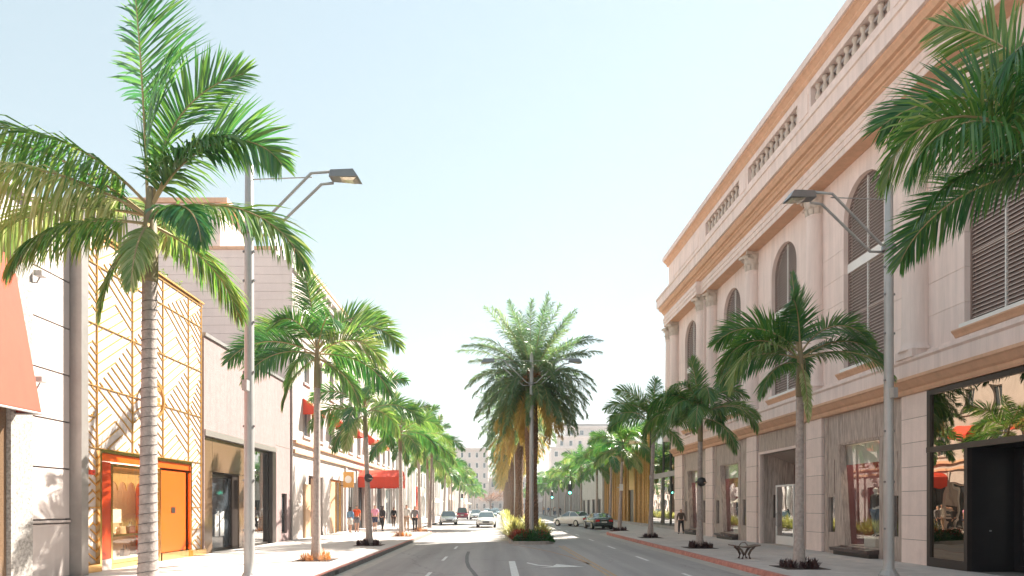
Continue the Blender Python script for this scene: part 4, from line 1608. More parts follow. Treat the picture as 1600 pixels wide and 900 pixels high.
while y < 80.9:
    if not (63.2 < y < 65.6):
        o = LB("gold_rod", GOLDR, S5, RX - .12 + random.uniform(-.05, .05), RX + .1, y, y + random.choice((.09, .12, .16)), .4, 8.98)
    y += random.choice((.27, .33, .4))
LB("dark_doorway", BLACK, S5, RX + .05, RX + .2, 63.1, 65.7, .1, 3.6)
LB("gold_head", GOLDR, S5, RX - .08, RX + .1, 63.1, 65.7, 3.6, 8.98)
m = MB()
m.box(RX + .14, RX + .155, 57, 81, .4, 9)
part("curtain_glass", m, SHOPGL, S5, w=True)
far_block("white_slab_store", "white concrete slab store past the gold rods", 81.4, 101, 6.9, 13.2, -1, CREAMW, 5, [(.15, 2.9)], pane=BLACK, frame=DARK)
far_block("grey_strip_store", "grey shop with tall dark window strips past the white slab store", 101.2, 120, 7.6, 13.2, -1, GREYW, 2.2, [(.3, 6.8)], frame=GREYW)
far_block("shaded_pier_shop", "shaded shop block with slim pale piers past the grey shop", 120.2, 150, 7.8, 13.2, -1, CREAMW, 2.8, [G1, G2], piers=GREYW)
far_block("shaded_warm_shop", "warm stucco shop block on the shaded side near the hotel", 150.2, 190, 8.0, 13.2, -1, WARMW, 4, [G1, G2], piers=CREAMW)
far_block("shaded_end_shop", "last shop block of the shaded side before the hotel", 190.2, 234, 7.6, 13.2, -1, GREYW, 5, [G1, G2])

# -- grand hotel closing the street
H = thing("grand_hotel", "large stone hotel closing the far end of the street", "building", (10, 262, 0))


def hwall(nm, x0, x1, yf, z0, z1, cols_, rows_, back=14):
    ops = []
    w_ = (x1 - x0) / cols_
    h_ = (z1 - z0) / rows_
    for i in range(cols_):
        for j in range(rows_):
            ops.append((x0 + w_ * (i + .3), x0 + w_ * (i + .7), z0 + h_ * (j + .22), z0 + h_ * (j + .75)))
    gwall(nm, HOTEL, H, yf, -1, x0, x1, z0, z1, ops, depth=.4, axis='y')
    LB("core_wall", HOTEL, H, x0 + .02, x1 - .02, yf + .41, yf + back, z0, z1 - .1)
    for o in ops:
        m = MB()
        m.ring('y', yf + .2, yf + .28, o[0] + .01, o[1] - .01, o[2] + .01, o[3] - .01, .14)
        f = part("window", m, WHITE, H, w=True)
        m = MB()
        m.box(o[0] + .1, o[1] - .1, yf + .24, yf + .26, o[2] + .1, o[3] - .1)
        part("pane", m, DWIN, f)
    LB("cornice", HOTEL, H, x0 - .6, x1 + .6, yf - .7, yf + 1, z1, z1 + .7)
    LB("string_course", HOTEL, H, x0, x1, yf - .25, yf, z1 - h_ - .2, z1 - h_ + .15)


hwall("left_wing_wall", -22, -4.2, 256, 0, 24.5, 6, 6)
hwall("link_wall", -4.0, 21, 262, 0, 13, 8, 3)
hwall("right_wing_wall", 21.2, 56, 256, 0, 25, 9, 6)
hwall("terrace_wall", 24, 54, 262, 25.7, 30, 8, 1, 8)
hwall("penthouse_wall", 28, 50, 266, 30.7, 34.5, 5, 1, 4)
LB("roof", ROOFG, H, 26, 52, 265.5, 272, 35.2, 36.2)

# ------------------------------------------------------------------ palms
FC = {}


def frond_mesh(L, e0, bend, n=60, lmax=.8, lw=.036, pw=1.35, grav=.32, segs=3, mat=None, vee=.25, twist=0.0, seed=0, veer=.12, rad=.026, dense=1.0, start=.12):
    key = (L, e0, bend, n, lmax, lw, pw, grav, segs, mat.name, twist, seed)
    if key in FC:
        return FC[key]
    rnd = random.Random(hash((round(L * 100), e0, bend, n, seed)) & 0xffff)
    m = MB()
    M = 18
    pts, tans = [V((0, 0, 0))], []
    side_b = rnd.uniform(-.12, .12)
    for i in range(M + 1):
        s = i / M
        e = R(e0 - bend * s ** pw)
        t = V((cos(e), side_b * s, sin(e))).normalized()
        tans.append(t)
        if i < M:
            pts.append(pts[-1] + t * (L / M))
    m.tube(pts, [rad * (1 - .85 * i / M) + .003 for i in range(M + 1)], 5, mi=1)
    for side in (-1, 1):
        for i in range(n):
            s = start + (1 - start) * (i + .5 + rnd.uniform(-.3, .3)) / n
            f = min(s * M, M - .001)
            k = int(f)
            u = f - k
            p = pts[k].lerp(pts[k + 1], u)
            t = tans[k].lerp(tans[k + 1], u).normalized()
            S = V((0, 1, 0))
            S = (S - t * S.dot(t)).normalized()
            Nn = S.cross(t) * -1
            if Nn.z < 0 and abs(t.z) < .98:
                Nn = -Nn
            a = twist * min(1, s * 1.8)
            S, Nn = S * cos(a) + Nn * sin(a), Nn * cos(a) - S * sin(a)
            l = lmax * (max(0.06, sin(pi * (.13 + .80 * s))) ** .7) * rnd.uniform(.86, 1.08)
            fw = R(32 + 34 * s * s + rnd.uniform(-7, 7))
            d = (S * side * cos(fw) + t * sin(fw) + Nn * (vee + rnd.uniform(-veer, veer))).normalized()
            g = grav * rnd.uniform(.6, 1.4)
            q = p
            W = (t - d * t.dot(d)).normalized()
            W = (W + Nn * rnd.uniform(-.5, .5)).normalized()
            prev = (q + W * lw * .35, q - W * lw * .35)
            prof = ((.34, 1.0), (.68, .8), (1, 0)) if segs == 3 else ((.5, 1.0), (1, 0))
            ls = 0
            base = len(m.v)
            m.v += [tuple(prev[0]), tuple(prev[1])]
            for (ss, wv) in prof:
                d = (d + V((0, 0, -g * (ss - ls) * 2.2))).normalized()
                q = q + d * l * (ss - ls)
                ls = ss
                c = len(m.v)
                if wv > 0:
                    m.v += [tuple(q + W * lw * wv * .5), tuple(q - W * lw * wv * .5)]
                    m.f.append((c - 2, c - 1, c + 1, c))
                else:
                    m.v.append(tuple(q))
                    m.f.append((c - 2, c - 1, c))
                m.m.append(0)
    me = m.mesh("frond", [mat, RACH])
    FC[key] = me
    return me


TC = {}


def king_trunk(h, r0, r1, rings, n, key):
    if key in TC:
        return TC[key]
    m = MB()
    prof = []
    rnd = random.Random(int(h * 100))
    for i in range(rings + 1):
        s = i / rings
        z = h * s
        r = r0 + (r1 - r0) * min(1, s * 1.3) + .07 * math.exp(-z * 2.2)
        r *= rnd.uniform(.985, 1.015)
        prof += [(r, z), (r * .972, z + .018)] if i < rings else [(r, z)]
    m.lathe(prof, n)
    t = m.mesh("trunk", TRUNK, True)
    m = MB()
    m.lathe([(r1 * 1.0, 0), (r1 * 1.10, .06), (r1 * 1.08, .5), (r1 * .92, .95), (r1 * .66, 1.3), (r1 * .35, 1.65)], n)
    c = m.mesh("crownshaft", SHAFT, True)
    TC[key] = (t, c)
    return TC[key]


GEN = [  # azimuth, elevation at the base, bend, length, twist
    [(20, 82, 25, 2.2, 0), (95, 70, 60, 2.5, .3), (200, 66, 75, 2.6, -.3), (310, 60, 85, 2.6, .4), (150, 48, 95, 2.8, -.3), (260, 45, 100, 2.8, .3), (50, 40, 95, 2.8, -.4),
     (350, 28, 95, 2.9, .3), (110, 22, 90, 2.8, -.3), (180, 15, 85, 2.8, .4), (235, 12, 90, 2.7, -.3), (290, 2, 80, 2.7, .3), (30, -8, 70, 2.5, 0), (140, -20, 62, 2.3, .2), (210, -30, 55, 2.2, -.2)],
    [(60, 84, 20, 2.3, 0), (140, 68, 70, 2.5, .4), (330, 64, 70, 2.6, -.3), (230, 58, 90, 2.7, .3), (30, 46, 95, 2.8, .4), (100, 42, 100, 2.7, -.3), (280, 38, 95, 2.9, .2),
     (180, 30, 95, 2.9, -.4), (0, 18, 95, 2.8, .3), (65, 10, 85, 2.7, .2), (320, 6, 85, 2.7, -.3), (245, -6, 75, 2.6, .3), (120, -15, 65, 2.4, 0), (20, -28, 58, 2.2, .3), (290, -35, 50, 2.1, 0)],
    [(0, 80, 30, 2.3, .2), (250, 74, 50, 2.4, -.3), (120, 62, 80, 2.7, .3), (190, 52, 90, 2.8, -.4), (310, 50, 95, 2.7, .3), (75, 40, 95, 2.8, .2), (20, 30, 95, 2.9, -.3),
     (155, 24, 95, 2.8, .3), (225, 20, 90, 2.8, -.2), (340, 8, 85, 2.7, .3), (275, 0, 80, 2.6, 0), (95, -10, 72, 2.5, .3), (40, -22, 60, 2.3, -.3), (180, -32, 52, 2.2, .2)],
]


def king_palm(label, x, y, h, fronds, q=2, rz=0.0, fs=1.0, group="king palms lining the pavements", r=.125):
    """h: height of the top of the ringed trunk above the pavement. q 3 near .. 0 far."""
    h = h - 1.0
    t = thing("king_palm", label, "palm tree", (x, y, .14), rz, group)
    n, rings = ((8, 14), (10, 34), (14, 60), (18, 66))[q]
    tm, cm = king_trunk(round(h, 1), r * 1.12, r * .86, rings, n, (round(h, 1), q, r))
    t.rotation_euler = (R(1.6) * sin(y * 1.9), R(1.8) * sin(y * 2.7 + x), rz) if q < 3 else (0, R(.35), rz)
    link("trunk", tm, t)
    c = link("crownshaft", cm, t)
    c.location = (0, 0, h)
    for i, fr_ in enumerate(fronds):
        az, e0, bend, L, tw = fr_[:5]
        gv = fr_[5] if len(fr_) > 5 else .24 if e0 > 15 else .5
        lm = fr_[6] if len(fr_) > 6 else .10 + .28 * L
        if len(fr_) < 6:
            tw = round(2 * abs(cos(R(az) + rz))) * .65 * (1 if i % 2 else -1)
        nl = (26, 42, 64, 100)[q]
        lw = (.09, .058, .044, .038)[q]
        mat = KYEL if (e0 < -25 and i % 2 == 0) or len(fr_) > 7 else KFROND
        me = frond_mesh(L, e0, bend, n=nl, lw=lw, lmax=lm, segs=2 if q < 2 else 3, mat=mat, twist=tw, seed=i % 5, grav=gv)
        o = link("frond", me, t)
        z = h + (1.35 if e0 > 40 else 1.15 if e0 > 0 else 1.0)
        o.location = (.05 * cos(R(az)), .05 * sin(R(az)), z)
        o.rotation_euler = (0, 0, R(az))
        o.scale = (fs, fs, fs)
    return t


# first palm on the sunny side, crown matched frond by frond
P1 = [(165, 87, 6, 3.9, 1.45, .12, 1.5), (15, 86, 66, 3.05, 1.4, .14, 1.0), (345, 62, 84, 2.0, .5, .5, 1.1), (352, 57, 118, 2.95, 1.35, .2, 1.05), (2, 20, 92, 2.95, .9, .5, .95),
      (325, 5, 82, 2.1, .6, .6, .7), (195, 46, 104, 3.7, .5, 1.1, 1.4), (170, 38, 30, 3.7, -1.2, .8, .75), (207, 24, 76, 3.6, .4, 1.3, 1.25, 1), (180, 12, 60, 3.2, .8, .9, 1.0, 1), (222, -8, 66, 2.4, .2, .8, .9),
      (235, -55, 30, 2.0, .1, .6, .45), (110, 40, 85, 2.4, .3, .3, .8, 1), (60, -5, 70, 2.2, 0, .5, .8), (285, -35, 50, 1.7, .2, .6, .6)]
p1 = king_palm("tall king palm wrapped in a string of lights before the gold lattice", -6.03, 11.0, 6.65, P1, 3, fs=1.0, r=.142)
m = MB()
hp = []
for k in range(0, 34 * 12):
    z = .4 + k / 12 * .165
    if z > 5.4:
        break
    rr = .142 * (1.12 - .26 * min(1, z / 6.65 * 1.3)) + .07 * math.exp(-z * 2.2) + .008
    th = 2 * pi * k / 12
    hp.append((rr * cos(th), rr * sin(th), z))
m.tube(hp, .005, 4)
part("light_string", m, WIRE, p1)
P2 = [(180, 85, 12, 2.6, 0), (15, 62, 92, 2.75, .3), (170, 50, 112, 2.9, -.3), (352, 42, 108, 3.2, .2), (330, 24, 92, 3.0, -.2), (195, 24, 84, 3.0, .3), (215, 2, 74, 2.7, 0), (250, 44, 105, 2.5, .3),
      (300, 50, 110, 2.5, -.3), (235, -35, 45, 2.3, .2), (20, 5, 80, 2.9, .2), (90, 40, 90, 2.7, .3), (130, 15, 85, 2.7, 0), (60, -12, 70, 2.5, .2), (345, -25, 55, 2.2, .3)]
king_palm("king palm with dry orange grass at its foot by the tall lamp post", -6.1, 21.4, 6.75, P2, 3, r=.125)
king_palm("king palm with a dark spotlight strapped to its trunk on the sunny pavement", -5.95, 29.5, 6.0, GEN[0], 2, .5)
king_palm("king palm standing beside the red entrance canopy", -5.8, 38.3, 6.1, GEN[1], 2, 1.1)
king_palm("king palm behind the two walkers at the kerb corner", -5.6, 45.6, 6.6, GEN[2], 2, 2.0)
LF = "small distant king palm in the row along the sunny side"
for i, (y, h) in enumerate(((54, 6.9), (62, 6.4), (70.5, 6.9), (79, 6.2), (88, 6.6), (97, 6.3), (107, 6.6), (117, 6.2), (128, 6.5), (140, 6.2), (153, 6.4), (167, 6.3), (182, 6.5), (199, 6.2), (217, 6.4))):
    king_palm(("distant king palm just past the red entrance canopy", "distant king palm level with the oncoming white sedan", "distant king palm beside the parked silver sedan")[i] if i < 3 else LF, -6.9 + .25 * sin(i * 2.3) + (1.1 if y < 60 else 0), y, h, GEN[i % 3], 1 if y < 100 else 0, i * 1.3, group="distant palms on the sunny side", fs=1.05)
R0 = [(184, 40, 122, 3.7, .9, .45, 1.1), (200, 24, 84, 3.5, .4, 1.1, 1.2), (158, 62, 100, 3.0, 1.3, .2, 1.05), (155, 82, 62, 3.1, 1.3, .15, 1.0), (192, 4, 64, 2.9, .6, .8, .6),
      (120, 20, 88, 2.8, .3), (0, 45, 90, 2.8, 0), (60, 45, 90, 2.8, 0), (215, 66, 116, 2.6, .3, .9, 1.2), (330, 15, 80, 2.8, 0), (270, 10, 80, 2.4, 0)]
king_palm("king palm at the pavement edge whose long fronds hang before the tall louvred window", 8.75, 9.9, 6.9, R0, 3, r=.13)
R1 = [(235, 82, 112, 2.1, .9, .2, .8), (178, 44, 96, 2.7, 1.2, .25, .9), (192, 34, 122, 3.1, .8, .4, .95), (204, 26, 126, 3.2, .3, .5, .95, 1), (10, 54, 118, 2.7, 1.1, .3, .9), (0, 36, 100, 2.8, 1.0, .4, .8), (340, 14, 76, 2.6, .6, .5, .75), (95, 60, 80, 2.4, .2),
      (60, 30, 90, 2.6, .3), (140, 25, 92, 2.7, .2), (268, -62, 20, 1.9, 0, .5, .3), (212, -5, 66, 2.3, .2, .6, .7), (170, 87, 6, 2.3, .6, .1, .35)]
king_palm("king palm beside the bench before the travertine portal", 8.8, 18.75, 6.0, R1, 3, r=.125)
R2 = [(200, 84, 12, 2.2, 0, .15, .8), (210, 72, 150, 2.7, .5, .6, .9), (190, 46, 136, 2.9, .8, .6, .9), (225, 38, 128, 2.9, .3, .7, .9), (172, 24, 112, 2.9, .9, .6, .9), (250, 30, 122, 2.7, .2, .7, .9), (10, 56, 96, 2.5, 1.1, .3, .8), (330, 28, 118, 2.8, .5, .7, .9),
      (350, 32, 92, 2.6, .9, .4, .8), (300, -10, 76, 2.5, .2, .8, .8), (45, 35, 95, 2.5, 0), (100, 35, 95, 2.5, 0), (140, 10, 88, 2.5, .2), (262, 60, 150, 2.6, 0, .6, .9)]
king_palm("king palm with a dark spotlight strapped to its trunk in the shade", 8.7, 27.7, 5.6, R2, 3, r=.12)
R3 = [(185, 62, 75, 2.9, .2), (170, 44, 84, 3.0, -.2), (195, 30, 80, 2.9, .2), (150, 20, 72, 2.8, .2), (20, 60, 75, 2.8, .3), (350, 46, 78, 2.9, -.2), (90, 84, 10, 2.4, 0), (240, 52, 95, 2.7, .2), (300, 60, 85, 2.6, 0),
      (0, 20, 80, 2.6, .2), (70, 40, 85, 2.6, 0), (120, 50, 85, 2.6, 0), (340, -20, 60, 2.2, .2)]
king_palm("pale grey trunked king palm before the gold rod store, tallest of the shaded ones", 8.7, 36.7, 6.5, R3, 2, r=.125)
king_palm("king palm at the corner of the red kerb behind the dark sedan", 8.95, 47.4, 6.1, GEN[0], 2, 2.4)
RF = "small distant king palm in the row along the shaded side"
for i, (y, h) in enumerate(((57, 6.3), (66, 6.0), (76, 6.5), (86, 5.9), (97, 6.4), (108, 6.1), (120, 6.5), (133, 6.0), (147, 6.3), (162, 6.2), (178, 6.4), (195, 6.1), (214, 6.3))):
    king_palm(("king palm rising behind the dark green sedan before the gold rods", "king palm beyond the angled white sedan")[i] if i < 2 else RF, 9.9 + .25 * sin(i * 1.7), y, h, GEN[(i + 1) % 3], 1 if y < 100 else 0, i * 1.9 + .4, group="distant palms on the shaded side", fs=1.05)

# date palms of the median
DT = {}


def date_trunk(h):
    m = MB()
    nr, n = int(h / .11), 16
    prof = []
    for i in range(nr + 1):
        z = h * i / nr
        r = .33 + .10 * math.exp(-z * 1.5) + .03 * sin(z * 1.3)
        prof.append((r, z))
    rnd = random.Random(3)
    m.lathe(prof, n, bumps=lambda i, k: (.10 if (k + i) % 2 == 0 else -.04) + rnd.uniform(-.02, .02))
    t = m.mesh("trunk", DTRUNK)
    m = MB()
    m.lathe([(.34, 0), (.46, .25), (.55, .6), (.52, 1.0), (.36, 1.35), (.2, 1.5)], 18, bumps=lambda i, k: (.12 if (k + i) % 2 == 0 else -.05))
    c = m.mesh("leaf_bases", DPINE)
    return t, c


dtm, dcm = date_trunk(8.6)


def date_palm(label, x, y, q, rz, nf, dryf=.70):
    t = thing("date_palm", label, "palm tree", (x, y, .1), rz, "date palms along the median")
    link("trunk", dtm, t)
    o = link("leaf_bases", dcm, t)
    o.location = (0, 0, 8.5)
    rnd = random.Random(int(y))
    for i in range(nf):
        s = i / (nf - 1)
        e0 = round((88 - 140 * s ** .8) / 6) * 6
        az = i * 137.508 + rnd.uniform(-12, 12)
        dry = s > dryf
        L = (4.5, 4.2, 4.0)[i % 3] if e0 > 36 else (3.9, 3.7, 3.5)[i % 3] if not dry else (3.5, 3.2)[i % 2]
        bend = (22, 28, 34)[i % 3] if e0 > 60 else (50, 62)[i % 2] if e0 > 30 else (84, 74)[i % 2] if e0 > -10 else (52, 42)[i % 2]
        me = frond_mesh(L, e0, bend, n=(44, 90)[q], lmax=.62, lw=(.06, .036)[q], pw=1.25, grav=.25, segs=2, mat=DDRY if dry else DFROND, vee=.2, veer=.55, seed=i % 4, rad=.022, start=.14)
        o = link("frond" if not dry else "dry_frond", me, t)
        zz = 9.55 - s * .85
        o.location = (.3 * cos(R(az)), .3 * sin(R(az)), zz)
        o.rotation_euler = (rnd.uniform(-.2, .2), 0, R(az))
    return t


date_palm("foremost date palm right behind the median lamp post, with a full bluish crown", 1.9, 36.9, 1, 0, 130, .86)
date_palm("second date palm of the median, partly hidden by the foremost crown", 1.8, 56, 0, 1.0, 100)
date_palm("third date palm of the median counted from the planted nose", 1.75, 74, 0, 2.0, 90)
for y in (93, 113, 136, 162, 190):
    date_palm("distant date palm deep in the row along the median", 1.75, y, 0, y, 66)

# ------------------------------------------------------------------ planting


def clump(name, nleaf, h, spread, lw, mat, seed, droop=1.0, segs=3):
    rnd = random.Random(seed)
    m = MB()
    for i in range(nleaf):
        az = rnd.uniform(0, 2 * pi)
        r0 = spread * .35 * sqrt(rnd.random())
        p = V((r0 * cos(az * 1.7), r0 * sin(az * 1.7), 0))
        e = R(rnd.uniform(45, 85))
        d = V((cos(az) * cos(e), sin(az) * cos(e), sin(e)))
        l = h * rnd.uniform(.6, 1.15)
        W = V((-sin(az), cos(az), 0))
        base = len(m.v)
        m.v += [tuple(p + W * lw * .3), tuple(p - W * lw * .3)]
        for k in range(segs):
            d = (d + V((0, 0, -.28 * droop))).normalized()
            p = p + d * l / segs
            c = len(m.v)
            if k < segs - 1:
                m.v += [tuple(p + W * lw * .5), tuple(p - W * lw * .5)]
                m.f.append((c - 2, c - 1, c + 1, c))
            else:
                m.v.append(tuple(p))
                m.f.append((c - 2, c - 1, c))
            m.m.append(0)
    return m.mesh(name, mat)


def bush_mesh(name, n, rx, ry, h, ls, mat, seed):
    rnd = random.Random(seed)
    m = MB()
    for i in range(n):
        th, ph = rnd.uniform(0, 2 * pi), math.acos(rnd.uniform(-.1, 1))
        rr = (.55 + .45 * rnd.random() ** .5) * (1 + .18 * sin(th * 3 + seed) + .12 * sin(th * 7))
        p = V((rx * rr * sin(ph) * cos(th), ry * rr * sin(ph) * sin(th), max(.02, h * rr * cos(ph))))
        a = V((rnd.uniform(-1, 1), rnd.uniform(-1, 1), rnd.uniform(-.3, 1))).normalized()
        c = a.cross(V((rnd.uniform(-1, 1), rnd.uniform(-1, 1), rnd.uniform(-1, 1)))).normalized()
        s = ls * rnd.uniform(.6, 1.3)
        m.quad(p, p + (a * .5 + c * .35) * s, p + a * s, p + (a * .5 - c * .35) * s)
    return m.mesh(name, mat)


strap = [clump("leaves", 150, 1.05, .55, .05, SHRY, k, .9) for k in range(3)]
brom = [clump("leaves", 60, .42, .3, .055, SHRR, k + 10, .8) for k in range(2)]
dark = [clump("leaves", 46, .34, .42, .045, SHRD, k + 20, .7) for k in range(2)]
dry = clump("leaves", 60, .42, .5, .016, SHRO, 33, .8)
SHL = "pale yellow green strap leaved shrub in the median bed"
cnt = 0
rr = random.Random(5)
for y in [35.4 + .95 * k for k in range(16)] + [51 + 1.6 * k for k in range(16)] + [78 + 3 * k for k in range(14)]:
    for x in ((.98, 2.45) if y < 78 else (1.1, 2.3)):
        o = link("strap_shrub", strap[cnt % 3], None)
        tag(o, SHL, "shrub", "yellow green shrubs along the median")
        o.location = (x + rr.uniform(-.12, .12), y + rr.uniform(-.3, .3), .1)
        o.rotation_euler = (0, 0, rr.uniform(0, 6))
        s = rr.uniform(.8, 1.15) * (1 if y < 78 else 1.25)
        o.scale = (s, s, s)
        cnt += 1
for k in range(16):
    o = link("bromeliad", brom[k % 2], None)
    tag(o, "small reddish bromeliad at the front of the median bed", "plant", "reddish bromeliads in the median bed")
    o.location = (.8 + rr.uniform(0, .8) + (0.9 if k > 12 else 0), 33.3 + rr.uniform(0, 2.0), .12)
    o.scale = (1.5, 1.5, 1.5)
    o.rotation_euler = (0, 0, rr.uniform(0, 6))
gc = bush_mesh("ground_cover", 5200, 1.02, .85, .52, .09, SHRG, 3)
o = link("ground_cover", gc, None)
o.location = (1.82, 33.55, .1)
kind(o, "stuff")
o["label"] = "low deep green ground cover on the median nose"
gc2 = bush_mesh("green_shrub", 1500, .42, .4, .6, .09, SHRG, 4)
for k, (x, y) in enumerate(((1.1, 38.8), (1.05, 36.5))):
    o = link("green_shrub", gc2, None)
    tag(o, ("farther" if k == 0 else "nearer") + " round green shrub among the yellow straps of the median", "shrub")
    o.location = (x, y, .1)


def pit(x, y, kinds, label, n):
    t = thing("tree_pit", label[0], "tree pit", (x, y, .15))
    m = MB()
    m.prism([(-.62, -.62), (.62, -.62), (.62, .62), (-.62, .62)], 'z', -.04, .012)
    part("soil", m, SOIL, t)
    r3 = random.Random(int(x * 10 + y))
    for k in range(n):
        a = 2 * pi * k / n + r3.uniform(-.2, .2)
        d = .36 + r3.uniform(-.06, .12)
        o = link("pit_plant", kinds[k % len(kinds)], None)
        tag(o, label[1], "plant", label[2])
        o.location = (x + d * cos(a), y + d * sin(a), .155)
        o.rotation_euler = (0, 0, r3.uniform(0, 6))
        s = r3.uniform(.7, 1.0)
        o.scale = (s, s, s)


pit(-6.1, 21.4, [dry], ("square tree pit with dry orange grass by the lamp post", "tuft of dry orange grass around the sunny palm", "dry grass tufts in the tree pit"), 8)
pit(-5.95, 29.5, dark, ("tree pit with dark maroon plants under the spotlighted sunny palm", "dark maroon plant around the spotlighted sunny palm", "maroon plants under the sunny palm"), 7)
pit(-5.8, 38.3, [dry], ("tree pit with straw plants by the canopy pole", "straw coloured tuft around the palm beside the canopy", "straw tufts by the canopy"), 5)
pit(-5.6, 45.6, [dry], ("tree pit at the sunny kerb corner", "straw coloured tuft at the sunny kerb corner", "straw tufts at the kerb corner"), 5)
pit(8.8, 18.75, dark, ("tree pit with maroon plants beside the bench", "dark maroon plant around the palm beside the bench", "maroon plants by the bench"), 8)
pit(8.7, 27.7, dark, ("tree pit with maroon plants under the shaded spotlighted palm", "dark maroon plant around the shaded spotlighted palm", "maroon plants under the shaded palm"), 8)
pit(8.7, 36.7, dark, ("tree pit under the pale trunked palm", "dark maroon plant around the pale trunked palm", "maroon plants under the pale trunked palm"), 6)
pit(8.95, 47.4, dark, ("tree pit at the red kerb corner", "dark maroon plant at the red kerb corner", "maroon plants at the red kerb corner"), 6)
# roof hedge, cypress
for k in range(6):
    o = link("roof_hedge", bush_mesh("roof_hedge", 900, .35, .75, .75, .09, HEDGE, 40 + k), None)
    tag(o, "clipped green hedge clump on the roof edge of the gold lattice store", "hedge", "hedge clumps on the gold lattice store roof")
    o.location = (LX - .75, 17.9 + k * 1.05, 9.3)
cy = thing("cypress", "small dark cypress on the roof of the tall white building", "tree", (-13.4, 38.5, 15.6))
m = MB()
m.tube([(0, 0, 0), (0, 0, .7)], .05, 6)
part("trunk", m, DTRUNK, cy)
o = link("crown", bush_mesh("crown", 900, .3, .3, 1.5, .12, SHRG, 8), cy)
o.location = (0, 0, .2)

# pinkish leafed trees at the far end
def broad_tree(name, label, x, y, h, w, mat, seed):
    t = thing(name, label, "tree", (x, y, 0))
    rnd = random.Random(seed)
    m = MB()
    m.tube([(0, 0, 0), (.1, 0, h * .2), (0, 0, h * .42)], [.35, .26, .2], 8)
    part("trunk", m, DTRUNK, t, True)
    m = MB()
    for k in range(9):
        a = rnd.uniform(0, 2 * pi)
        m.tube([(0, 0, h * .36), (w * .25 * cos(a), w * .25 * sin(a), h * .6), (w * .45 * cos(a), w * .45 * sin(a), h * rnd.uniform(.6, .95))], [.12, .08, .03], 5)
    o = part("limbs", m, DTRUNK, t, True)
    m = MB()
    for c in range(26):
        a, r_ = rnd.uniform(0, 2 * pi), sqrt(rnd.random())
        cx, cy_, cz = w * .5 * r_ * cos(a), w * .4 * r_ * sin(a), h * (.42 + .5 * rnd.random() * (1.15 - r_ * .6))
        for k in range(90):
            p = V((cx + rnd.gauss(0, w * .07), cy_ + rnd.gauss(0, w * .07), cz + rnd.gauss(0, h * .045)))
            d = V((rnd.uniform(-1, 1), rnd.uniform(-1, 1), rnd.uniform(-1, 1))).normalized()
            e = d.cross(V((rnd.uniform(-1, 1), .3, rnd.uniform(-1, 1)))).normalized()
            s = rnd.uniform(.2, .42)
            m.quad(p, p + (d * .5 + e * .4) * s, p + d * s, p + (d * .5 - e * .4) * s)
    part("crown", m, mat, t, fix=False)


broad_tree("street_tree", "broad pinkish brown tree at the end of the road before the hotel", -3, 238, 9.5, 14, FARL, 4)
broad_tree("street_tree", "second pinkish tree at the road end beside the median", 6, 246, 9, 13, FARL, 6)

# ------------------------------------------------------------------ lamps


def lamp_post(label, x, y, arms, rz=0.0, seed=0):
    t = thing("street_lamp", label, "street lamp", (x, y, .15), rz, "double armed street lamps")
    H = 10.0
    m = MB()
    m.lathe([(.19, 0), (.19, .04), (.13, .08), (.125, .5), (.105, 8.5), (.095, H), (.06, H + .05), (.03, H + .12)], 16)
    part("pole", m, STEEL, t, True)
    m = MB()
    m.lathe([(.24, 0), (.24, .05), (.16, .16), (.15, .2)], 12)
    part("base_plate", m, STEEL, t)
    m = MB()
    m.lathe([(.16, 8.34), (.17, 8.37), (.17, 8.45), (.16, 8.48)], 14)
    part("collar", m, LAMPM, t)
    for z in (1.2, 2.4, 3.7, 5.0, 6.2, 7.2, 7.9):
        for s in (-1, 1):
            m = MB()
            m.lathe([(.03, 0), (.03, .04), (.018, .05)], 6, (s * .125, -.02, z))
            part("stud", m, LAMPM, t)
    for s in arms:
        m = MB()
        m.tube([(s * .08, -.07, 8.45), (s * .25, -.07, 8.47), (s * 1.55, -.07, 9.72), (s * 2.02, -.07, 9.74)], .032, 6)
        part("arm", m, STEEL, t, True)
        m = MB()
        m.tube([(s * .08, .07, 8.34), (s * .45, .07, 8.34), (s * 1.75, .07, 9.52), (s * 2.05, .07, 9.54)], .032, 6)
        part("arm", m, STEEL, t, True)
        m = MB()
        m.tube([(0, 0, 9.66), (s * 1.55, 0, 9.66)], .014, 5)
        part("tie_rod", m, STEEL, t)
        m = MB()
        x0, x1 = (2.0, 2.72)
        v = [(s * x0, -.14, 9.60), (s * x1, -.20, 9.55), (s * x1, .20, 9.55), (s * x0, .14, 9.60), (s * (x0 + .02), -.10, 9.78), (s * (x1 - .14), -.14, 9.76), (s * (x1 - .14), .14, 9.76), (s * (x0 + .02), .10, 9.78)]
        m.v += v
        m.f += [(0, 1, 2, 3), (4, 5, 6, 7), (0, 1, 5, 4), (1, 2, 6, 5), (2, 3, 7, 6), (3, 0, 4, 7)]
        m.m += [0] * 6
        hd = part("lamp_head", m, LAMPM, t)
        m = MB()
        m.v += [(s * (x0 + .26), -.13, 9.575), (s * (x1 - .06), -.155, 9.545), (s * (x1 - .06), .155, 9.545), (s * (x0 + .26), .13, 9.575), (s * (x0 + .36), -.07, 9.53), (s * (x1 - .16), -.09, 9.505), (s * (x1 - .16), .09, 9.505), (s * (x0 + .36), .07, 9.53)]
        m.f += [(0, 1, 2, 3), (4, 5, 6, 7), (0, 1, 5, 4), (1, 2, 6, 5), (2, 3, 7, 6), (3, 0, 4, 7)]
        m.m += [0] * 6
        part("lens", m, LENS, hd)
    m = MB()
    m.box(-.06, .06, -.26, -.1, 4.55, 4.8)
    part("socket_box", m, STEEL, t)
    return t


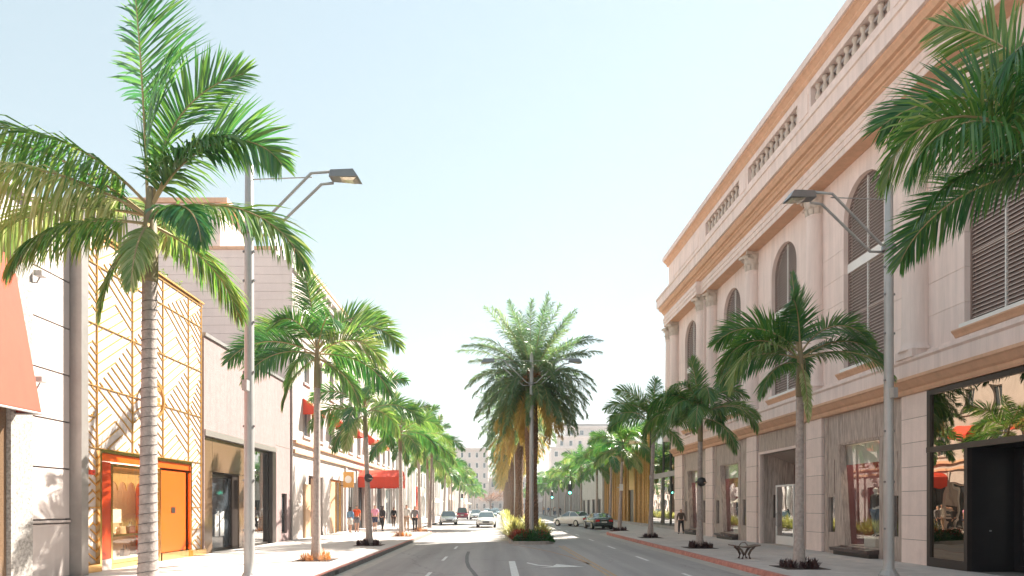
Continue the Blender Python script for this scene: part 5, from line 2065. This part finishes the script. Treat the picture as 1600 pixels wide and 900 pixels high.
lamp_post("tall grey lamp post on the sunny pavement with its arm out over the road", -6.0, 15.4, (1, ), R(-4))
lamp_post("tall grey lamp post standing before the pink building with its arm out over the road", 10.0, 16.4, (-1, ), R(4))
lamp_post("grey lamp post with two arms on the median nose before the foremost date palm", 1.78, 34.6, (-1, 1))
lamp_post("distant two armed lamp post deep along the median", 1.72, 66, (-1, 1))
lamp_post("distant two armed lamp post deep along the median", 1.72, 100, (-1, 1))


def signal(label, x, y, zh, mast=0):
    t = thing("traffic_signal", label, "traffic light", (x, y, .15), 0, "green traffic lights")
    m = MB()
    m.lathe([(.12, 0), (.12, .05), (.07, .12), (.06, zh + 1.4)], 8)
    part("pole", m, STEEL, t, True)
    m = MB()
    m.box(-.2, .2, -.14, .14, zh - .1, zh + 1.05)
    hd = part("signal_head", m, BLACK, t)
    for k, mat in enumerate((GREENL, BLACK, BLACK)):
        m = MB()
        z = zh + .1 + k * .34
        m.prism([(.13 * cos(2 * pi * i / 12), z + .13 * sin(2 * pi * i / 12)) for i in range(12)], 'y', -.17, -.142)
        part("signal_lens", m, mat, hd)
    for k in range(3):
        z = zh + .1 + k * .34
        m = MB()
        m.tube([(-.15, -.15, z + .08), (-.15, -.3, z + .1), (.15, -.3, z + .1), (.15, -.15, z + .08)], .012, 4)
        part("visor", m, BLACK, hd)
    if mast:
        m = MB()
        m.tube([(0, 0, 5.6), (mast, 0, 6.0)], [.06, .035], 6)
        part("mast_arm", m, STEEL, t)
        m = MB()
        m.tube([(0, 0, zh), (0, 0, 5.7)], .06, 6)
        part("upper_pole", m, STEEL, t)
    return t


signal("green traffic light standing beyond the white sedan", 7.9, 71, 3.2)
signal("smaller green traffic light farther along the shaded kerb", 9.2, 110, 3.2, -4)
signal("green traffic light far along the sunny kerb among palm trunks", -6.6, 116, 3.0, 5)

# spotlights strapped to two trunks
for lab, x, y, z in (("round dark spotlight strapped to the sunny palm trunk before the red canopy", -5.95, 29.5, 3.25), ("round dark spotlight strapped to the shaded palm trunk", 8.7, 27.7, 3.0)):
    t = thing("trunk_spotlight", lab, "spotlight", (x, y, z))
    m = MB()
    m.lathe([(.05, -.2), (.16, -.14), (.2, 0), (.16, .14), (.06, .19)], 12, (.0, -.26, 0))
    part("lamp_body", m, BLACK, t, True)
    m = MB()
    m.lathe([(.17, -.04), (.18, 0), (.17, .04)], 14)
    part("strap", m, BLACK, t)
    m = MB()
    m.lathe([(.03, 0), (.09, .03), (.09, .05)], 10, (.12, -.4, -.08))
    part("lens", m, LENS, t)

ps = thing("parking_sign", "small white parking sign on the palm at the red kerb corner", "sign", (9.05, 47.2, 3.3))
m = MB()
m.box(-.14, .14, -.02, .0, -.2, .28)
part("sign_plate", m, WHITE, ps)
m = MB()
m.lathe([(.15, -.03), (.155, 0), (.15, .03)], 12, (-.1, .2, .05))
part("sign_strap", m, STEEL, ps)
# ------------------------------------------------------------------ bench
bn = thing("bench", "weathered metal bench with a wavy seat and splayed legs", "bench", (8.45, 22.0, .15), R(6))
m = MB()
sp = []
N_ = 12
for i in range(N_ + 1):
    u = -1 + 2 * i / N_
    sp.append((u * .48, .43 + .035 * abs(u) ** 2 - .02 * cos(u * 3)))
m.prism([(x, z) for x, z in sp] + [(x, z - .035) for x, z in reversed(sp)], 'y', -.21, .21)
part("seat", m, BENCH, bn)
for s in (-1, 1):
    for yv in (-.13, .13):
        m = MB()
        m.tube([(s * .30, yv, .41), (s * .17, yv, .30), (s * .09, yv, .15), (s * .14, yv, 0)], [.035, .04, .04, .045], 7)
        part("leg", m, BENCH, bn, True)
m = MB()
m.tube([(-.1, .20, .42), (.0, .24, .52), (.14, .24, .55), (.22, .2, .44)], .016, 6)
part("armrest", m, BENCH, bn, True)

# ------------------------------------------------------------------ cars
CARM = {}


def car_proto(paint, sedan=True, h=1.44, Lh=2.28, W=.88):
    """Car facing +y; returns its Empty with parts (not yet labelled)."""
    t = bpy.data.objects.new("parked_car", None)
    COL.objects.link(t)
    # stations along y: (y, half width, underside z, shoulder z)
    st = [(-Lh, W * .78, .36, .74), (-Lh + .10, W * .9, .27, .90), (-Lh + .55, W * .98, .24, 1.0), (-.9, W, .22, .98), (.2, W, .22, .95), (.85, W, .22, .92), (Lh - .9, W * .98, .22, .86), (Lh - .3, W * .92, .25, .76), (Lh - .06, W * .80, .30, .62), (Lh, W * .70, .36, .52)]
    m = MB()
    K = 9
    for (y, w, z0, z1) in st:
        zm = z0 + (z1 - z0) * .55
        sec = [(-w * .86, z0), (-w * .985, z0 + .09), (-w, zm), (-w * .965, z1 - .05), (-w * .88, z1), (0, z1 + .035), (w * .88, z1), (w * .965, z1 - .05), (w, zm), (w * .985, z0 + .09), (w * .86, z0)]
        m.v += [(x, y, z) for x, z in sec]
    K = 11
    for i in range(len(st) - 1):
        for k in range(K):
            k2 = (k + 1) % K
            m.f.append((i * K + k, i * K + k2, (i + 1) * K + k2, (i + 1) * K + k))
            m.m.append(0)
    m.f.append(tuple(range(K)))
    m.f.append(tuple((len(st) - 1) * K + k for k in range(K)))
    m.m += [0, 0]
    body = part("body", m, paint, t, True)
    # cabin
    wy0, wy1, ry0, ry1 = (1.02, -1.72, .28, -.95) if sedan else (1.0, -2.1, .35, -1.85)
    hb, wb, wt = .93, W * .88, W * .68
    A = [(-wb, wy0, hb), (wb, wy0, hb), (wb, wy1, hb + .05), (-wb, wy1, hb + .05)]
    T = [(-wt, ry0, h - .04), (wt, ry0, h - .04), (wt, ry1, h - .03), (-wt, ry1, h - .03)]
    m = MB()
    for f in ((0, 1), (1, 2), (2, 3), (3, 0)):
        pass
    def inset(q, k=.06):
        c = sum((V(p) for p in q), V()) / 4
        return [tuple(V(p).lerp(c, k)) for p in q]
    sides = {"windscreen": (A[0], A[1], T[1], T[0]), "rear_window": (A[3], A[2], T[2], T[3])}
    m = MB()
    m.v += A + T + [(-wt * .8, ry0 - .2, h), (wt * .8, ry0 - .2, h), (wt * .8, ry1 + .2, h), (-wt * .8, ry1 + .2, h)]
    m.f += [(8, 9, 10, 11), (4, 5, 9, 8), (5, 6, 10, 9), (6, 7, 11, 10), (7, 4, 8, 11), (0, 1, 5, 4), (1, 2, 6, 5), (2, 3, 7, 6), (3, 0, 4, 7)]
    m.m += [0] * 9
    cab = part("cabin", m, paint, t)
    def pane(nm, q, k=.07, out=.012):
        qq = inset(q, k)
        c = (V(q[1]) - V(q[0])).cross(V(q[3]) - V(q[0])).normalized()
        ctr = sum((V(p) for p in q), V()) / 4
        if c.dot(ctr - V((0, -.35, .9))) < 0:
            c = -c
        m = MB()
        a = [tuple(V(p) + c * out) for p in qq]
        b_ = [tuple(V(p) - c * .01) for p in qq]
        n = 0
        m.v += a + b_
        m.f += [(0, 1, 2, 3), (7, 6, 5, 4), (0, 1, 5, 4), (1, 2, 6, 5), (2, 3, 7, 6), (3, 0, 4, 7)]
        m.m += [0] * 6
        part(nm, m, CARG, t)
    pane("windscreen", sides["windscreen"], .05)
    pane("rear_window", sides["rear_window"], .06)
    for s in (-1, 1):
        b0, b1 = (s * wb, wy0, hb), (s * wb, wy1, hb + .05)
        t0, t1 = (s * wt, ry0, h - .04), (s * wt, ry1, h - .03)
        mb_, mt = V(b0).lerp(V(b1), .48), V(t0).lerp(V(t1), .42)
        pane("side_window", (b0, tuple(mb_), tuple(mt), t0), .07)
        pane("side_window", (tuple(mb_), b1, t1, tuple(mt)), .09)
        m = MB()
        m.box(s * W - .0 if s > 0 else -W - .14, W + .14 if s > 0 else -W, .72, .86, .93, 1.05)
        part("mirror", m, paint, t)
        for yv in (1.38, -1.36):
            m = MB()
            m.prism([(yv + .325 * cos(2 * pi * i / 20), .325 + .325 * sin(2 * pi * i / 20)) for i in range(20)], 'x', s * (W - .2), s * (W + .012))
            wl = part("wheel", m, TYRE, t)
            m = MB()
            m.prism([(yv + .215 * cos(2 * pi * i / 16), .325 + .215 * sin(2 * pi * i / 16)) for i in range(16)], 'x', s * (W - .1), s * (W + .022))
            part("rim", m, RIM, wl)
        m = MB()
        m.v += [(s * .42, Lh - .04, .58), (s * .74, Lh - .22, .60), (s * .76, Lh - .36, .76), (s * .44, Lh - .17, .70), (s * .42, Lh + .015, .56), (s * .76, Lh - .16, .60), (s * .79, Lh - .32, .77), (s * .44, Lh - .12, .705)]
        m.f += [(0, 1, 2, 3), (4, 5, 6, 7), (0, 1, 5, 4), (1, 2, 6, 5), (2, 3, 7, 6), (3, 0, 4, 7)]
        m.m += [0] * 6
        part("headlight", m, HEADL, t)
        m = MB()
        m.box(min(s * .40, s * .72), max(s * .40, s * .72), -Lh - .02, -Lh + .16, .66, .83)
        part("tail_light", m, TAILL, t)
    m = MB()
    m.box(-.30, .30, Lh - .10, Lh + .02, .44, .58)
    part("grille", m, BLACK, t)
    m = MB()
    m.box(-.6, .6, Lh - .12, Lh + .012, .27, .38)
    part("air_intake", m, BLACK, t)
    m = MB()
    m.box(-.22, .22, -Lh - .025, -Lh + .05, .58, .68)
    part("number_plate", m, PLATE, t)
    m = MB()
    m.box(-.68, .68, -Lh - .04, -Lh + .2, .36, .54)
    part("rear_bumper", m, paint, t)
    return t


def car(paint, label, x, y, heading, **kw):
    key = (paint.name, tuple(sorted(kw.items())))
    if key not in CARM:
        t = car_proto(paint, **kw)
        CARM[key] = t
    else:
        t = dup(CARM[key], (0, 0, 0))
    t.location = (x, y, 0.005)
    t.rotation_euler = (0, 0, heading)
    return tag(t, label, "car", "cars on the street")


car(CWHITE, "white sedan driving towards the viewer beside the median", -1.14, 60, pi)
car(CSILV, "silver sedan parked at the sunny kerb facing the viewer", -5.35, 68, pi + .12)
car(CWHITE, "white sedan pulling out at an angle beside the shaded kerb", 7.3, 62.5, R(34))
car(CDARK, "dark green sedan parked at the shaded kerb with red tail lights", 8.6, 55.3, R(4), h=1.36)
car(CMAR, "maroon car with its tailgate showing beyond the silver sedan", -5.5, 97, 0.05, sedan=False, h=1.75)
car(CSILV, "pale car following behind the white oncoming sedan", -3.3, 94, pi)
car(CBLUE, "blue grey car far down the sunny lanes", -1.2, 112, pi)
car(CBLUE, "second blue grey car farther down beside the median", -.6, 140, pi)
car(CWHITE, "white car far down the road by the trees", -3.0, 165, pi)
car(CBLUE, "tiny blue grey car at the road end before the hotel", -1.0, 205, pi)

# ------------------------------------------------------------------ people


def skin_mesh(name, verts, edges, radii, mat, root=0, sub=1):
    me = bpy.data.meshes.new(name)
    me.from_pydata([tuple(v) for v in verts], edges, [])
    o = bpy.data.objects.new(name, me)
    COL.objects.link(o)
    md = o.modifiers.new("skin", 'SKIN')
    md.use_smooth_shade = True
    sv = me.skin_vertices[0].data
    for i, r in enumerate(radii):
        r = r if isinstance(r, tuple) else (r, r)
        sv[i].radius = r
        sv[i].use_root = i == root
    s2 = o.modifiers.new("sub", 'SUBSURF')
    s2.levels = sub
    dg = bpy.context.evaluated_depsgraph_get()
    out = bpy.data.meshes.new_from_object(o.evaluated_get(dg))
    bpy.data.objects.remove(o)
    out.name = name
    out.materials.clear()
    out.materials.append(mat)
    out.polygons.foreach_set("use_smooth", [True] * len(out.polygons))
    return out


def person(label, x, y, face, top, bottom, h=1.72, stride=.18, shorts=False, bag=None, arm=0.0, hair=HAIR, long_hair=False, skirt=False, skin=SKIN, name="person", zoff=.15, scalev=1.0, group="people walking on the pavements"):
    t = thing(name, label, "person" if name == "person" else "mannequin", (x, y, zoff), face, group)
    k = h / 1.72 * scalev
    S = lambda p: (p[0] * k, p[1] * k, p[2] * k)
    # facing -y; strides along y
    s = stride
    J = {}
    vs_, es, rs = [], [], []

    def add(p, r, prev=None):
        vs_.append(S(p))
        rs.append((r * k, r * k) if not isinstance(r, tuple) else (r[0] * k, r[1] * k))
        if prev is not None:
            es.append((prev, len(vs_) - 1))
        return len(vs_) - 1
    pel = add((0, 0, .95), (.135, .10))
    wai = add((0, 0, 1.10), (.125, .09), pel)
    che = add((0, -.01, 1.30), (.15, .105), wai)
    nkb = add((0, .0, 1.44), (.085, .075), che)
    nk = add((0, -.01, 1.50), .052, nkb)
    hd = add((0, -.025, 1.57), .082, nk)
    h2 = add((0, -.02, 1.645), .098, hd)
    h3 = add((0, -.01, 1.70), .07, h2)
    nose = add((0, -.125, 1.60), .016, hd)
    arms, legs = [], []
    for sd in (-1, 1):
        sw = sd * s * .8
        sh = add((sd * .185, 0, 1.40), .062, nkb)
        el = add((sd * .235, .02 - sw * .5 - arm * .05, 1.13), .046, sh)
        fa = arm * (1 if sd > 0 else 0)
        wr = add((sd * .235, -.03 - sw - fa * .25, .90 + fa * .34), .03, el)
        pa = add((sd * .232, -.045 - sw * 1.05 - fa * .30, .84 + fa * .40), .034, wr)
        for f in range(4):
            fx = (-.027 + f * .018)
            ln = (.065, .08, .084, .07)[f]
            a1 = add((sd * .232, -.05 - sw * 1.05 + fx - fa * .3, .80 + fa * .42), .0095, pa)
            a2 = add((sd * .226, -.056 - sw * 1.05 + fx - fa * .32, .80 - ln * .8 + fa * .46), .008, a1)
        th = add((sd * .222, -.085 - sw * 1.05 - fa * .3, .81 + fa * .4), .0095, pa)
        hp = add((sd * .095, 0, .88), (.095, .095), pel)
        kn = add((sd * .10, -.03 - sd * s * .55, .50), .062, hp)
        an = add((sd * .10, .03 - sd * s * (1.0), .09 + (.05 if sd < 0 and s > .1 else 0)), .038, kn)
        to = add((sd * .115, -.13 - sd * s * 1.0, .035 + (.02 if sd < 0 and s > .1 else 0)), .036, an)
        arms.append((sh, el, wr))
        legs.append((hp, kn, an, to))
    body = skin_mesh("body", vs_, es, rs, skin)
    link("body", body, t)
    P = [V(v) for v in vs_]

    def shell(nm, chain, rad, mat, root=0):
        vv = [p for p, _ in chain]
        link(nm, skin_mesh(nm, vv, rad, [r for _, r in chain], mat, root), t)
    # shirt: torso + sleeves
    g = .022
    cv = [(P[pel] + V((0, 0, -.03 * k)), (.155 * k, .118 * k)), (P[wai], (.147 * k, .108 * k)), (P[che], (.172 * k, .125 * k)), (P[nkb] + V((0, 0, -.01)), (.10 * k, .085 * k))]
    ce = [(0, 1), (1, 2), (2, 3)]
    for (sh, el, wr) in arms:
        n = len(cv)
        cv.append((P[sh], .08 * k))
        cv.append((P[el] if not shorts else P[sh].lerp(P[el], .8), .06 * k))
        ce += [(3, n), (n, n + 1)]
        if not shorts:
            cv.append((P[el].lerp(P[wr], .92), .043 * k))
            ce.append((n + 1, n + 2))
    shell("shirt", cv, ce, top)
    if skirt:
        m = MB()
        m.lathe([(.15 * k, .98 * k), (.19 * k, .86 * k), (.21 * k, .6 * k), (.2 * k, .55 * k)], 14)
        part("skirt", m, bottom, t, True)
    else:
        cv = [(P[pel], (.15 * k, .115 * k))]
        ce = []
        for (hp, kn, an, to) in legs:
            n = len(cv)
            cv.append((P[hp], .108 * k))
            ce.append((0, n))
            if shorts:
                cv.append((P[hp].lerp(P[kn], .85), .088 * k))
                ce.append((n, n + 1))
            else:
                cv.append((P[kn], .078 * k))
                cv.append((P[an] + V((0, 0, .02)), .058 * k))
                ce += [(n, n + 1), (n + 1, n + 2)]
        shell("shorts" if shorts else "trousers", cv, ce, bottom)
    for (hp, kn, an, to) in legs:
        link("shoe", skin_mesh("shoe", [P[an] + V((0, .03 * k, -.03 * k)), P[to]], [(0, 1)], [.046 * k, .042 * k], BLACK), t)
    if hair is not None:
        hv = [(P[h2] + V((0, .035 * k, .0)), .098 * k), (P[h3] + V((0, .02 * k, .012 * k)), .078 * k)]
        he = [(0, 1)]
        if long_hair:
            hv.append((P[nk] + V((0, .06 * k, -.06 * k)), .08 * k))
            he.append((0, 2))
        shell("hair", hv, he, hair)
    if bag is not None:
        m = MB()
        m.prism([(.02 * k, .68 * k), (.24 * k, .68 * k), (.22 * k, .92 * k), (.05 * k, .92 * k)], 'x', .25 * k, .34 * k)
        b_ = part("bag", m, bag, t)
        m = MB()
        m.tube([(.29 * k, .05 * k, .9 * k), (.22 * k, .05 * k, 1.3 * k), (.17 * k, .02 * k, 1.46 * k), (.1 * k, -.1 * k, 1.3 * k)], .012 * k, 5)
        part("bag_strap", m, bag, b_)
    return t


C_ = lambda n, c: pm(n, c, 0.8, 0.12, 12)
CB, CO, CP, CN, CK, CC, CGY, CTN, CJ, CG2 = C_("blue_cloth", (.12, .25, .42)), C_("orange_cloth", (.75, .10, .02)), C_("pink_cloth", (.68, .30, .42)), C_("navy_cloth", (.03, .045, .10)), C_("black_cloth", (.018, .018, .022)), \
    C_("pale_check_cloth", (.52, .50, .47)), C_("grey_cloth", (.16, .15, .16)), C_("tan_cloth", (.36, .25, .18)), C_("denim_cloth", (.10, .15, .22)), C_("brown_jacket_cloth", (.10, .07, .055))
person("woman in a blue top and pale skirt beside the man in orange", -10.1, 43.6, pi * .9, CB, CC, 1.64, .1, skirt=True, long_hair=True, scalev=1.05)
person("man in a bright orange shirt and grey shorts seen from behind", -9.75, 44.0, pi, CO, CGY, 1.78, .1, shorts=True, scalev=1.05)
person("man in a pink shirt and navy shorts walking away past the palm trunk", -8.75, 45.3, pi, CP, CN, 1.78, .22, shorts=True, scalev=1.06)
person("woman in black carrying a pale shoulder bag", -8.35, 46.0, pi * .85, CK, CK, 1.7, .16, bag=CREAMW, long_hair=True, arm=.7, scalev=1.05)
person("person in dark clothes in the shade of the red canopy", -8.6, 52.5, pi, CK, CG2, 1.72, .2)
person("man in a pale checked shirt and tan trousers by the kerb", -6.35, 44.2, pi * 1.05, CC, CTN, 1.80, .16, scalev=1.06)
person("man in dark grey walking near the kerb corner", -5.75, 44.0, pi, CGY, CK, 1.72, .2, scalev=1.05)
person("distant walker in blue on the sunny pavement", -7.9, 76, 0, CB, CJ, 1.7, .2)
person("distant walker in white on the sunny pavement", -8.4, 80, pi, CC, CGY, 1.7, .2)
person("distant walker in black near the parked silver sedan", -7.5, 71, pi, CK, CGY, 1.7, .2)
person("man in a dark jacket walking away beside the pink building", 11.75, 41.2, pi, CG2, CK, 1.62, .2)
FARP = "distant walker in the group on the shaded pavement"
for i, (x, y) in enumerate(((9.9, 122), (10.4, 118), (10.9, 126), (10.2, 131), (11.3, 120), (10.8, 113), (11.6, 134), (9.8, 139))):
    person(FARP, x, y, i * 1.3, (CK, CC, CTN, CB, CGY)[i % 5], (CGY, CJ, CK)[i % 3], 1.66 + .03 * (i % 4), .15, group="distant walkers on the shaded pavement")
bk = thing("newspaper_box", "small brown street box at the shaded kerb beyond the white sedan", "street box", (9.95, 84, .15))
m = MB()
m.box(-.3, .3, -.3, .3, .1, 1.1)
part("box_body", m, CTN, bk)
m = MB()
m.box(-.34, .34, -.34, .34, 1.1, 1.2)
part("box_lid", m, DTRUNK, bk)
m = MB()
m.box(-.22, .22, -.25, .25, .0, .1)
part("foot", m, BLACK, bk)

# mannequins in the display windows
ca, sa = cos(RBR), sin(RBR)
rbw = lambda lx, ly: (RBX + lx * ca - ly * sa, RBY + lx * sa + ly * ca)
for lab, (lx, ly), tp, bt in (("white mannequin in a brown jacket and grey jeans behind the widest display window", (.62, B_O[0] + .98), CG2, CJ), ("mannequin in dark clothes in the second display window", (.62, D_O[0] + 1.1), CK, CGY), ("mannequin in a burgundy coat in the third display window", (.62, E_O[0] + 1.0), BURG, CK)):
    px_, py_ = rbw(lx, ly)
    person(lab, px_, py_, -pi / 2 + .3, tp, bt, 1.78, .06, hair=None, skin=MANNQ, name="mannequin", zoff=.86, group="mannequins in display windows")

# cream parasols on the sunny pavement far down
for k, (x, y, lab) in enumerate(((-8.2, 84, "cream parasol outside the red door shop"), (-7.6, 150, "small cream parasol far down the sunny pavement"))):
    t = thing("parasol", lab, "parasol", (x, y, .15))
    m = MB()
    m.tube([(0, 0, 0), (0, 0, 2.9)], .03, 6)
    part("pole", m, WHITE, t)
    m = MB()
    m.lathe([(1.35, 2.3), (.7, 2.62), (.05, 2.88)], 8)
    part("canopy", m, UMBR, t)

# ------------------------------------------------------------------ air
hz = MB()
hz.box(-75, 90, -30, 300, -1.0, 46)
hm = bpy.data.materials.new("haze")
hm.use_nodes = True
hn = hm.node_tree.nodes
hn.remove(hn["Principled BSDF"])
pv = hn.new("ShaderNodeVolumePrincipled")
pv.inputs["Color"].default_value = (0.82, 0.91, 1.0, 1)
pv.inputs["Density"].default_value = 0.00045
pv.inputs["Anisotropy"].default_value = 0.3
hm.node_tree.links.new(pv.outputs[0], hn["Material Output"].inputs["Volume"])
ho = kind(part("haze", hz, hm), "stuff")
ho["label"] = "thin bright haze filling the street"
scn.cycles.volume_bounces = 1
